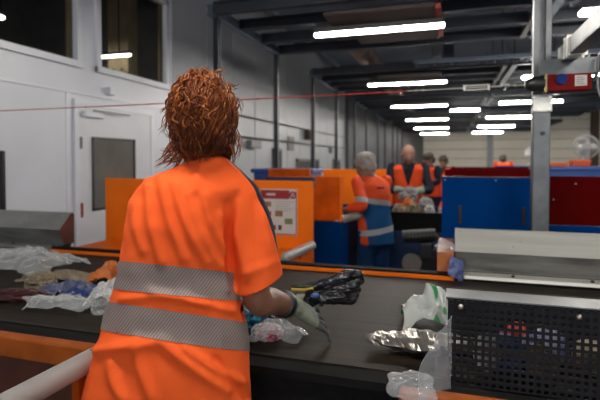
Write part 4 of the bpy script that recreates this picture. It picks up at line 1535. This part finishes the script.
# ------------------------------------------------------------------ other workers
def figure(label, loc, rotz, pose, jacket, jmat, tmat, hairm=None, skin=None, scale=1.0, voxel=0.011, hair_shape='short', vest=None, gloves=None, forearm=True):
    t = thing('person', label, 'person', loc, rotz)
    t.scale = (scale, scale, scale)
    g = dict(pelvis=V(0, 0, 0.95), chest=V(0, 0, 1.27), neck=V(0, 0, 1.45), head=V(0, 0.03, 1.585), pitch=0.0, turn=0.0,
             shl=V(-0.19, 0, 1.40), shr=V(0.19, 0, 1.40), ell=V(-0.24, 0.05, 1.12), elr=V(0.24, 0.05, 1.12), wrl=V(-0.2, 0.26, 1.05), wrr=V(0.2, 0.26, 1.05))
    g.update(pose)
    hrot = Matrix.Rotation(g['turn'], 3, 'Z') @ Matrix.Rotation(g['pitch'], 3, 'X')
    pe, ch, ne = g['pelvis'], g['chest'], g['neck']

    def tors(bm, off, bottom=0.80):
        ax = (ne - pe).normalized()
        rings = []
        bot = pe + ax * (bottom - 0.95)
        for p, rx, ry in ((bot, 0.175, 0.125), (pe, 0.170, 0.122), (pe.lerp(ch, 0.5), 0.155, 0.112), (ch, 0.175, 0.125), (ch.lerp(ne, 0.55), 0.178, 0.112), (ch.lerp(ne, 0.85), 0.12, 0.085), (ne, 0.062, 0.062)):
            rings.append(ring(p, V(rx + off, 0, 0), V(0, ry + off, 0), 24, 2.3))
        loft(bm, rings)

    def arms(bm, off, upto=1.0):
        for s in 'lr':
            a, e, wv = g['sh' + s], g['el' + s], g['wr' + s]
            wv2 = e.lerp(wv, upto)
            tube(bm, smooth_path([a + V(0.03 if s == 'l' else -0.03, 0, 0.015), a, a.lerp(e, 0.5), e, e.lerp(wv2, 0.5), wv2], 3), lerp_list([0.05 + off, 0.054 + off, 0.047 + off, 0.042 + off, 0.038 + off, 0.028 + off], 3), 14)
            ellipsoid(bm, e, 0.043 + off, 0.043 + off, 0.043 + off, None, 10)

    bm = bmesh.new()
    tors(bm, -0.012)
    arms(bm, 0.0)
    tube(bm, [ch.lerp(ne, 0.8), ne, g['head'] + V(0, 0, -0.04)], [0.07, 0.057, 0.05], 16)
    head_parts(bm, g['head'], hrot)
    for s, sg in (('l', -1), ('r', 1)):
        e, wv = g['el' + s], g['wr' + s]
        d = (wv - e).normalized()
        capsule(bm, wv, wv + d * 0.05, 0.026, 0.018, 10)
        hip, kn, an = pe + V(sg * 0.09, 0, -0.05), V(pe.x * 0.6 + sg * 0.1, 0.03 + pe.y * 0.5, 0.5), V(sg * 0.11, 0, 0.08)
        tube(bm, smooth_path([hip, kn, an], 4), lerp_list([0.085, 0.055, 0.04], 4), 12)
        capsule(bm, an, an + V(0, 0.12, -0.03), 0.038, 0.03, 10)
    body = obj('body', remesh(bm, voxel, 2), skin or M_skin2, t, smooth=True)
    eyes(body, g['head'], hrot)
    bm = bmesh.new()
    tors(bm, 0.012, jacket)
    arms(bm, 0.011, 0.93)
    jm = remesh(bm, voxel, 4)
    for v in jm.vertices:
        v.co += v.normal * 0.006 * noise.noise(v.co * 11 + Vector(loc))
    jk = obj('jacket', jm, jmat, t, smooth=True)
    if vest:
        bm = bmesh.new()
        tors(bm, 0.027, jacket + 0.04)
        vm = remesh(bm, voxel * 0.8, 3)
        b2 = bmesh.new(); b2.from_mesh(vm)
        bmesh.ops.delete(b2, geom=[f for f in b2.faces if (lambda c: (c.y > 0.0 and abs(c.x) < (c.z - vest) * 0.30) or c.z > ne.z - 0.03 or abs(c.x) > 0.175 and c.z > ch.z - 0.05)(f.calc_center_median())], context='FACES')
        vm2 = bpy.data.meshes.new('vest'); b2.to_mesh(vm2); b2.free()
        vo = obj('vest', vm2, M_vest, t, smooth=True)
        md = vo.modifiers.new('s', 'SOLIDIFY'); md.thickness = 0.006
    bm = bmesh.new()
    loft(bm, [ring(pe + V(0, 0, dz), V(rx, 0, 0), V(0, ry, 0), 20, 2.3) for dz, rx, ry in ((0.08, 0.165, 0.118), (0, 0.175, 0.125), (-0.08, 0.18, 0.13), (-0.14, 0.17, 0.12))])
    for sg in (-1, 1):
        hip, kn, an = pe + V(sg * 0.09, 0, -0.06), V(pe.x * 0.6 + sg * 0.1, 0.03 + pe.y * 0.5, 0.5), V(sg * 0.11, 0, 0.08)
        tube(bm, smooth_path([hip, kn, an], 4), lerp_list([0.10, 0.08, 0.07], 4), 14)
    obj('trousers', remesh(bm, voxel * 1.2, 3), tmat, t, smooth=True)
    for sg in (-1, 1):
        bm = bmesh.new()
        an = V(sg * 0.11, -0.01, 0.09)
        capsule(bm, an, an + V(0, 0.13, -0.045), 0.05, 0.042, 10)
        box(bm, an.x - 0.045, an.x + 0.045, -0.06, 0.18, 0, 0.03)
        obj('boot', remesh(bm, 0.012, 2), M_boot, t, smooth=True)
    for s, sg in (('l', -1), ('r', 1)):
        e, wv = g['el' + s], g['wr' + s]
        d = (wv - e).normalized()
        kn = wv + d * 0.085
        la = (d.cross(V(0, 0, 1))).normalized() * sg
        dn = V(0, 0, -1)
        bm = bmesh.new()
        fp = [[d * 0.03 * k + dn * 0.012, d * 0.05 * k + dn * 0.035, d * 0.045 * k + dn * 0.055] for k in (0.94, 1.0, 0.95, 0.8)]
        tb = [wv + d * 0.025, wv + d * 0.06 - la * 0.05, kn - la * 0.05 + d * 0.02 + dn * 0.01, kn - la * 0.035 + d * 0.035 + dn * 0.03]
        glove_hand(bm, wv, kn, fp, tb, la, 0.0105)
        if gloves:
            tube(bm, [wv - d * 0.09, wv - d * 0.02, wv + d * 0.02], [0.05, 0.045, 0.036], 14)
        obj('glove' if gloves else 'hand', remesh(bm, 0.005, 2), gloves or skin or M_skin2, t, smooth=True)
    if hairm:
        bm = bmesh.new()
        h = g['head']

        def P(x, y, z):
            return h + hrot @ V(x, y, z)
        ellipsoid(bm, P(0, -0.025, 0.045), 0.092, 0.106, 0.092, hrot, 18)
        ellipsoid(bm, P(0, -0.06, -0.02), 0.085, 0.07, 0.085, hrot, 18)
        if hair_shape == 'puffy':
            ellipsoid(bm, P(0, -0.03, 0.055), 0.108, 0.112, 0.085, hrot, 18)
        hm = remesh(bm, 0.008, 3)
        b2 = bmesh.new(); b2.from_mesh(hm)
        fcc = P(0, 0.11, -0.045)
        bmesh.ops.delete(b2, geom=[f for f in b2.faces if (f.calc_center_median() - fcc).length < 0.10], context='FACES')
        for v in b2.verts:
            v.co += v.normal * (0.010 * noise.noise(v.co * 26) + 0.006 * noise.noise(v.co * 60))
        m2 = bpy.data.meshes.new('hair'); b2.to_mesh(m2); b2.free()
        obj('hair', m2, hairm, t, smooth=True)
    return t, jm, g


# grey-haired worker
gw, jm, g = figure('grey-haired worker in an orange and blue jacket seen from behind at the second belt', (-0.665, 4.54, 0), 0.85,
                   dict(pelvis=V(0, 0.0, 0.93), chest=V(0, 0.03, 1.22), neck=V(0.0, 0.07, 1.40), head=V(-0.01, 0.155, 1.495), pitch=-0.45, turn=0.1,
                        shl=V(-0.19, 0.04, 1.34), shr=V(0.19, 0.05, 1.34), ell=V(-0.27, -0.14, 1.14), elr=V(0.20, 0.20, 1.10), wrl=V(-0.29, 0.06, 1.09), wrr=V(0.10, 0.42, 1.05)),
                   0.76, M_vest, M_tblue, hairm=M_ghair, hair_shape='puffy', scale=0.96)
# two-tone jacket: orange above, blue below, with reflective bands
bm = bmesh.new(); bm.from_mesh(jm)
n_ = V(0.15, 0.05, 1.0)
bmesh.ops.bisect_plane(bm, geom=bm.verts[:] + bm.edges[:] + bm.faces[:], plane_co=V(0, 0, 1.13), plane_no=n_)
for f in bm.faces:
    c = f.calc_center_median()
    f.material_index = 1 if (c - V(0, 0, 1.13)).dot(n_) < 0 and c.x > -0.165 else 0
bm.to_mesh(jm); bm.free()
jm.materials.append(M_jblue)
for (nn, lo, hi, kp) in (((0.15, 0.05, 1.0), 1.12, 1.17, lambda c: True), ((-0.12, 0.05, 1.0), 0.85, 0.905, lambda c: c.x > -0.20)):
    b2 = slab_between(jm, nn, lo, hi, 0.004, kp)
    for f in b2.faces:
        f.material_index = 0
    s = obj('reflective_band', b2, M_reflp, gw, smooth=True)
obj('back_print', B((-0.06, -0.02, -0.100, -0.095, 1.285, 1.30), (-0.015, 0.03, -0.100, -0.095, 1.285, 1.30)), M_navy, gw)

# bald worker facing us
bw_, jm2, g = figure('bald worker in an orange vest looking down at the second belt', (-0.50, 6.22, 0), PI + 0.12,
                     dict(pelvis=V(0, -0.02, 0.95), chest=V(0, 0.02, 1.29), neck=V(0, 0.07, 1.47), head=V(0, 0.135, 1.565), pitch=-0.36, turn=0.12,
                          shl=V(-0.20, 0.03, 1.40), shr=V(0.20, 0.03, 1.40), ell=V(-0.26, 0.12, 1.13), elr=V(0.24, 0.12, 1.13), wrl=V(-0.10, 0.32, 1.13), wrr=V(0.09, 0.32, 1.14)),
                     0.80, M_navy, M_navy, hairm=None, vest=1.16, gloves=M_glove)
# more workers farther back
figure('dark-haired worker in an orange vest standing beyond the bald worker', (-0.29, 9.1, 0), PI - 0.9,
       dict(head=V(0, 0.09, 1.50), neck=V(0, 0.04, 1.40), chest=V(0, 0.02, 1.23), pitch=-0.5, shl=V(-0.19, 0.02, 1.34), shr=V(0.19, 0.02, 1.34)),
       0.80, M_navy, M_navy, hairm=M_dhair, vest=1.1, voxel=0.014, gloves=M_glove)
figure('farther dark-haired worker in an orange vest near the red partition', (-0.08, 10.6, 0), PI - 0.4,
       dict(head=V(0, 0.09, 1.46), neck=V(0, 0.04, 1.36), chest=V(0, 0.02, 1.2), pitch=-0.5, shl=V(-0.19, 0.02, 1.30), shr=V(0.19, 0.02, 1.30)),
       0.80, M_navy, M_navy, hairm=M_dhair, vest=1.1, voxel=0.014)
figure('distant worker in a plain orange jacket behind the red partitions', (1.40, 14.0, 0), 0.0,
       dict(head=V(0, 0.10, 1.50), neck=V(0, 0.05, 1.44), pitch=-0.6),
       0.80, M_vest, M_navy, hairm=M_dhair, voxel=0.014)

# =================================================================== WASTE


def crumpled_sheet(name, label, loc, sx, sy, h, m, seed, rotz=0.0, n=26, ridge=9.0, cat='plastic film', tilt=(0, 0), sag=0.0):
    bm = bmesh.new()
    so = V(seed * 3.1, seed * 1.7, seed * 0.9)
    g_ = []
    for i in range(n + 1):
        row = []
        for j in range(n + 1):
            u, v = i / n * 2 - 1, j / n * 2 - 1
            edge = 1 + 0.22 * noise.noise(V(u * 1.5, v * 1.5, seed))
            # squircle outline
            k = 1 / max(1e-6, (abs(u) ** 4 + abs(v) ** 4) ** 0.25) if max(abs(u), abs(v)) > 0.6 else 1
            k = 1 + (k - 1) * min(1, max(abs(u), abs(v)) - 0.0) ** 3 * 0.6 if k < 1 else 1
            x, y = u * sx / 2 * edge * k, v * sy / 2 * edge * k
            p = V(x, y, 0)
            f1 = 1 - abs(noise.noise(p * ridge + so)) * 2
            f2 = 1 - abs(noise.noise(p * ridge * 2.3 + so)) * 2
            f3 = noise.noise(p * ridge * 5 + so)
            dome = max(0, 1 - (abs(u) ** 2 + abs(v) ** 2) * 0.55)
            z = h * (0.25 + 0.75 * dome) * (0.55 + 0.35 * f1 + 0.2 * f2 + 0.12 * f3)
            p2 = V(x + 0.25 * h * noise.noise(p * 14 + so), y + 0.25 * h * noise.noise(p * 14 - so), max(0.004, z))
            row.append(bm.verts.new(p2))
        g_.append(row)
    for i in range(n):
        for j in range(n):
            bm.faces.new((g_[i][j], g_[i + 1][j], g_[i + 1][j + 1], g_[i][j + 1]))
    zmin = min(v.co.z for v in bm.verts)
    for v in bm.verts:
        v.co.z += 0.003 - zmin
    o = obj(name, bm, m, loc=loc)
    o.rotation_euler = (tilt[0], tilt[1], rotz)
    md = o.modifiers.new('s', 'SOLIDIFY'); md.thickness = 0.0015; md.offset = 1
    return tag(o, label, cat)


def lump(name, label, loc, rx, ry, rz, m, seed, rotz=0.0, cat='plastic bag', rough=0.35, sub=4, freq=2.2, smooth=False):
    bm = bmesh.new()
    bmesh.ops.create_icosphere(bm, subdivisions=sub, radius=1.0)
    so = V(seed * 2.3, seed * 1.1, seed * 0.7)
    for v in bm.verts:
        d = v.co.normalized()
        k = 1 + rough * (0.9 * (0.5 - abs(noise.noise(d * freq + so)) * 1.4) + 0.45 * (0.5 - abs(noise.noise(d * freq * 2.4 + so)) * 1.4) + 0.2 * noise.noise(d * freq * 6 + so))
        v.co = V(d.x * rx * k, d.y * ry * k, d.z * rz * k)
    zmin = -rz * 0.72
    for v in bm.verts:
        if v.co.z < zmin:
            v.co.z = zmin
        v.co.z -= zmin
    o = obj(name, bm, m, loc=loc, smooth=smooth)
    o.rotation_euler = (0, 0, rotz)
    return tag(o, label, cat)


Z = BZ + 0.0005
crumpled_sheet('plastic_film', 'large clear crumpled plastic film at the left end of the belt', (-2.38, 2.16, Z), 0.62, 0.42, 0.16, M_clear2, 1.0, 0.2)
crumpled_sheet('paper_sheet', 'beige crumpled paper sheet lying left of the orange net', (-1.98, 2.08, Z), 0.46, 0.16, 0.06, M_cardb, 2.0, 0.15, cat='paper')
crumpled_sheet('snack_packet', 'dark blue and white snack packet among the left waste', (-1.74, 1.86, Z), 0.28, 0.15, 0.085, M_packblue, 3.0, 0.25, ridge=13, cat='packet')
lump('cardboard_piece', 'crumpled brown cardboard piece left of the blue packet', (-1.93, 1.88, Z), 0.06, 0.05, 0.05, M_cardb, 3.6, 0.6, 'cardboard', 0.5)
crumpled_sheet('net_bag', 'crumpled orange net bag beside the woman left hip', (-1.66, 2.05, Z), 0.21, 0.16, 0.14, M_net, 4.0, 0.1, ridge=15, cat='bag')
crumpled_sheet('tissue', 'crumpled white plastic wrapper below the orange net bag', (-1.50, 1.84, Z), 0.12, 0.2, 0.11, M_tissue, 5.0, 0.3, ridge=14, cat='wrapper')
crumpled_sheet('plastic_film', 'clear crumpled plastic film in front of the blue packet', (-1.62, 1.67, Z), 0.36, 0.13, 0.075, M_clear2, 6.0, 0.12, ridge=14)
lump('plastic_cup', 'crumpled clear plastic cup touching the woman left side', (-1.40, 1.70, Z), 0.05, 0.06, 0.055, M_clear2, 6.6, 0.3, 'cup', 0.4)
lump('food_carton', 'dark maroon flattened carton at the left edge of the belt', (-1.90, 1.72, Z), 0.13, 0.045, 0.03, M_maroon, 7.0, 0.35, 'carton', 0.35)
crumpled_sheet('cardboard_flap', 'brown cardboard flap at the far left edge of the belt', (-2.02, 1.62, Z), 0.2, 0.12, 0.03, M_cardb, 7.7, 0.4, cat='cardboard', ridge=5)
lump('snack_packet', 'cyan and navy packet under the woman right forearm', (-0.70, 1.70, Z), 0.06, 0.06, 0.055, M_cyan, 8.0, 0.2, 'packet', 0.5)
crumpled_sheet('plastic_bag', 'clear plastic bag with pink print under the gloved hand', (-0.605, 1.63, Z), 0.19, 0.13, 0.075, M_clear2, 9.0, 0.25, ridge=12, cat='plastic bag')
lump('pink_wrapper', 'pink and white wrapper inside the clear bag under the glove', (-0.62, 1.62, Z), 0.045, 0.04, 0.03, M_pink, 9.5, 0.2, 'wrapper', 0.4)
crumpled_sheet('plastic_bag', 'white plastic bag with green and blue print behind the silver foil', (-0.075, 1.95, Z), 0.21, 0.17, 0.17, M_printbag, 10.0, 0.15, ridge=8, cat='plastic bag')
# foil : folded flat silver pouch
bm = bmesh.new()
n = 34
g_ = []
for i in range(n + 1):
    u = i / n
    row = []
    for j in range(13):
        a = 2 * PI * j / 12
        taper = (0.35 + 0.65 * min(1, u * 2.2)) * (1 - 0.35 * max(0, u - 0.7) / 0.3)
        p = V(-0.17 + 0.34 * u, 0.075 * taper * math.cos(a), 0.030 * taper * math.sin(a) + 0.034)
        q = 0.8 * abs(noise.noise(V(u * 4, math.cos(a) * 2.5, math.sin(a) * 1.5 + 3))) + 0.45 * abs(noise.noise(V(u * 8 + 4 * math.cos(a), math.cos(a) * 5, math.sin(a) * 3)))
        p += V(0, math.cos(a), math.sin(a)) * 0.030 * (q - 0.3)
        p.z = max(0.003, p.z)
        row.append(p)
    g_.append(row[:12])
loft(bm, g_)
o = obj('foil_pouch', bm, M_foil, loc=(-0.10, 1.66, Z))
o.rotation_euler = (0, 0, 0.10)
tag(o, 'crumpled silver foil pouch in the middle of the belt', 'foil')
# clear film draped over the guard's left edge
bm = bmesh.new()
g_ = []
for i in range(22):
    row = []
    u = i / 21
    for j in range(26):
        v = j / 25
        top = V(0.0, 1.53, 1.07).lerp(V(0.0, 1.455, 1.03), u) if False else None
        x = -0.075 + 0.085 * u + 0.010 * noise.noise(V(u * 4, v * 5, 1))
        y = 1.425 + 0.10 * u + 0.012 * noise.noise(V(u * 5, v * 6, 7))
        z1 = 0.925 + 0.13 * u ** 0.8
        z = 0.66 + (z1 - 0.66) * v + 0.006 * noise.noise(V(u * 9, v * 3, 2))
        row.append(bm.verts.new((x, y - 0.06 * (1 - v) * 0, z)))
    g_.append(row)
for i in range(21):
    for j in range(25):
        bm.faces.new((g_[i][j], g_[i + 1][j], g_[i + 1][j + 1], g_[i][j + 1]))
for v in bm.verts:
    v.co.y -= 0.095
o = obj('plastic_sheet', bm, M_clear, smooth=True)
md = o.modifiers.new('s', 'SOLIDIFY'); md.thickness = 0.0012
tag(o, 'upright clear plastic sheet at the left edge of the perforated guard', 'plastic film')
crumpled_sheet('plastic_film', 'clear wrapper lying over the orange panel below the foil', (-0.10, 1.38, BZ + 0.001), 0.125, 0.17, 0.03, M_clear, 12.0, 0.12, ridge=16)
# blue plastic scrap and clear film at the far right rail
crumpled_sheet('plastic_scrap', 'small blue plastic scrap hanging at the corner of the long metal guard', (0.035, 2.745, 0.90), 0.10, 0.12, 0.04, M_bluefilm, 13.0, 0.5, ridge=14, tilt=(1.0, 0.5))
crumpled_sheet('plastic_film', 'clear crumpled film on the small orange end block', (-0.02, 2.80, 0.99), 0.10, 0.16, 0.07, M_clear, 14.0, 0.2, ridge=14)
# waste seen through the perforated guard
for k, (x, y, rx, m, lab) in enumerate(((0.17, 1.62, 0.06, M_binblue, 'blue scrap behind the perforated guard'), (0.30, 1.70, 0.07, M_packblue, 'blue and grey packet behind the perforated guard'),
                                        (0.22, 1.75, 0.05, M_pred, 'red wrapper behind the perforated guard'), (0.12, 1.60, 0.05, M_tissue, 'white wrapper behind the perforated guard'),
                                        (0.43, 1.66, 0.06, M_cardb, 'brown scrap behind the perforated guard'), (0.27, 1.58, 0.04, M_sack, 'beige scrap behind the perforated guard'))):
    lump('waste_scrap', lab, (x, y, Z), rx, rx * 0.8, 0.055, m, 20 + k, k * 0.5, 'scrap', 0.45, 3)
# heap on the second belt and things held by the bald worker
Z2 = 0.9155
for k, (x, y, r, h, m, lab) in enumerate(((-0.50, 5.13, 0.062, 0.11, M_sack, 'beige sack at the left of the second belt heap'), (-0.35, 5.13, 0.066, 0.13, M_cardb, 'brown crumpled carton in the second belt heap'),
                                          (-0.19, 5.13, 0.064, 0.11, M_tissue, 'pale crumpled bag in the second belt heap'), (-0.43, 5.42, 0.07, 0.15, M_net, 'orange crumpled bag in the second belt heap'),
                                          (-0.03, 5.13, 0.062, 0.10, M_pgrey, 'grey crumpled bag at the right of the second belt heap'), (-0.24, 5.42, 0.075, 0.16, M_greybag, 'grey film bundle behind the second belt heap'),
                                          (-0.05, 5.44, 0.058, 0.12, M_redo, 'bright orange scrap at the right of the second belt heap'))):
    lump('waste_bag', lab, (x, y, Z2), r, r * 0.8, h * 0.6, m, 40 + k, k * 0.7, 'waste bag', 0.45, 3)
o = lump('plastic_bag', 'greyish plastic bag held in the bald worker gloves', (-0.45, 5.78, 1.02), 0.10, 0.06, 0.09, M_greybag, 55, 0.3, 'plastic bag', 0.45, 4)
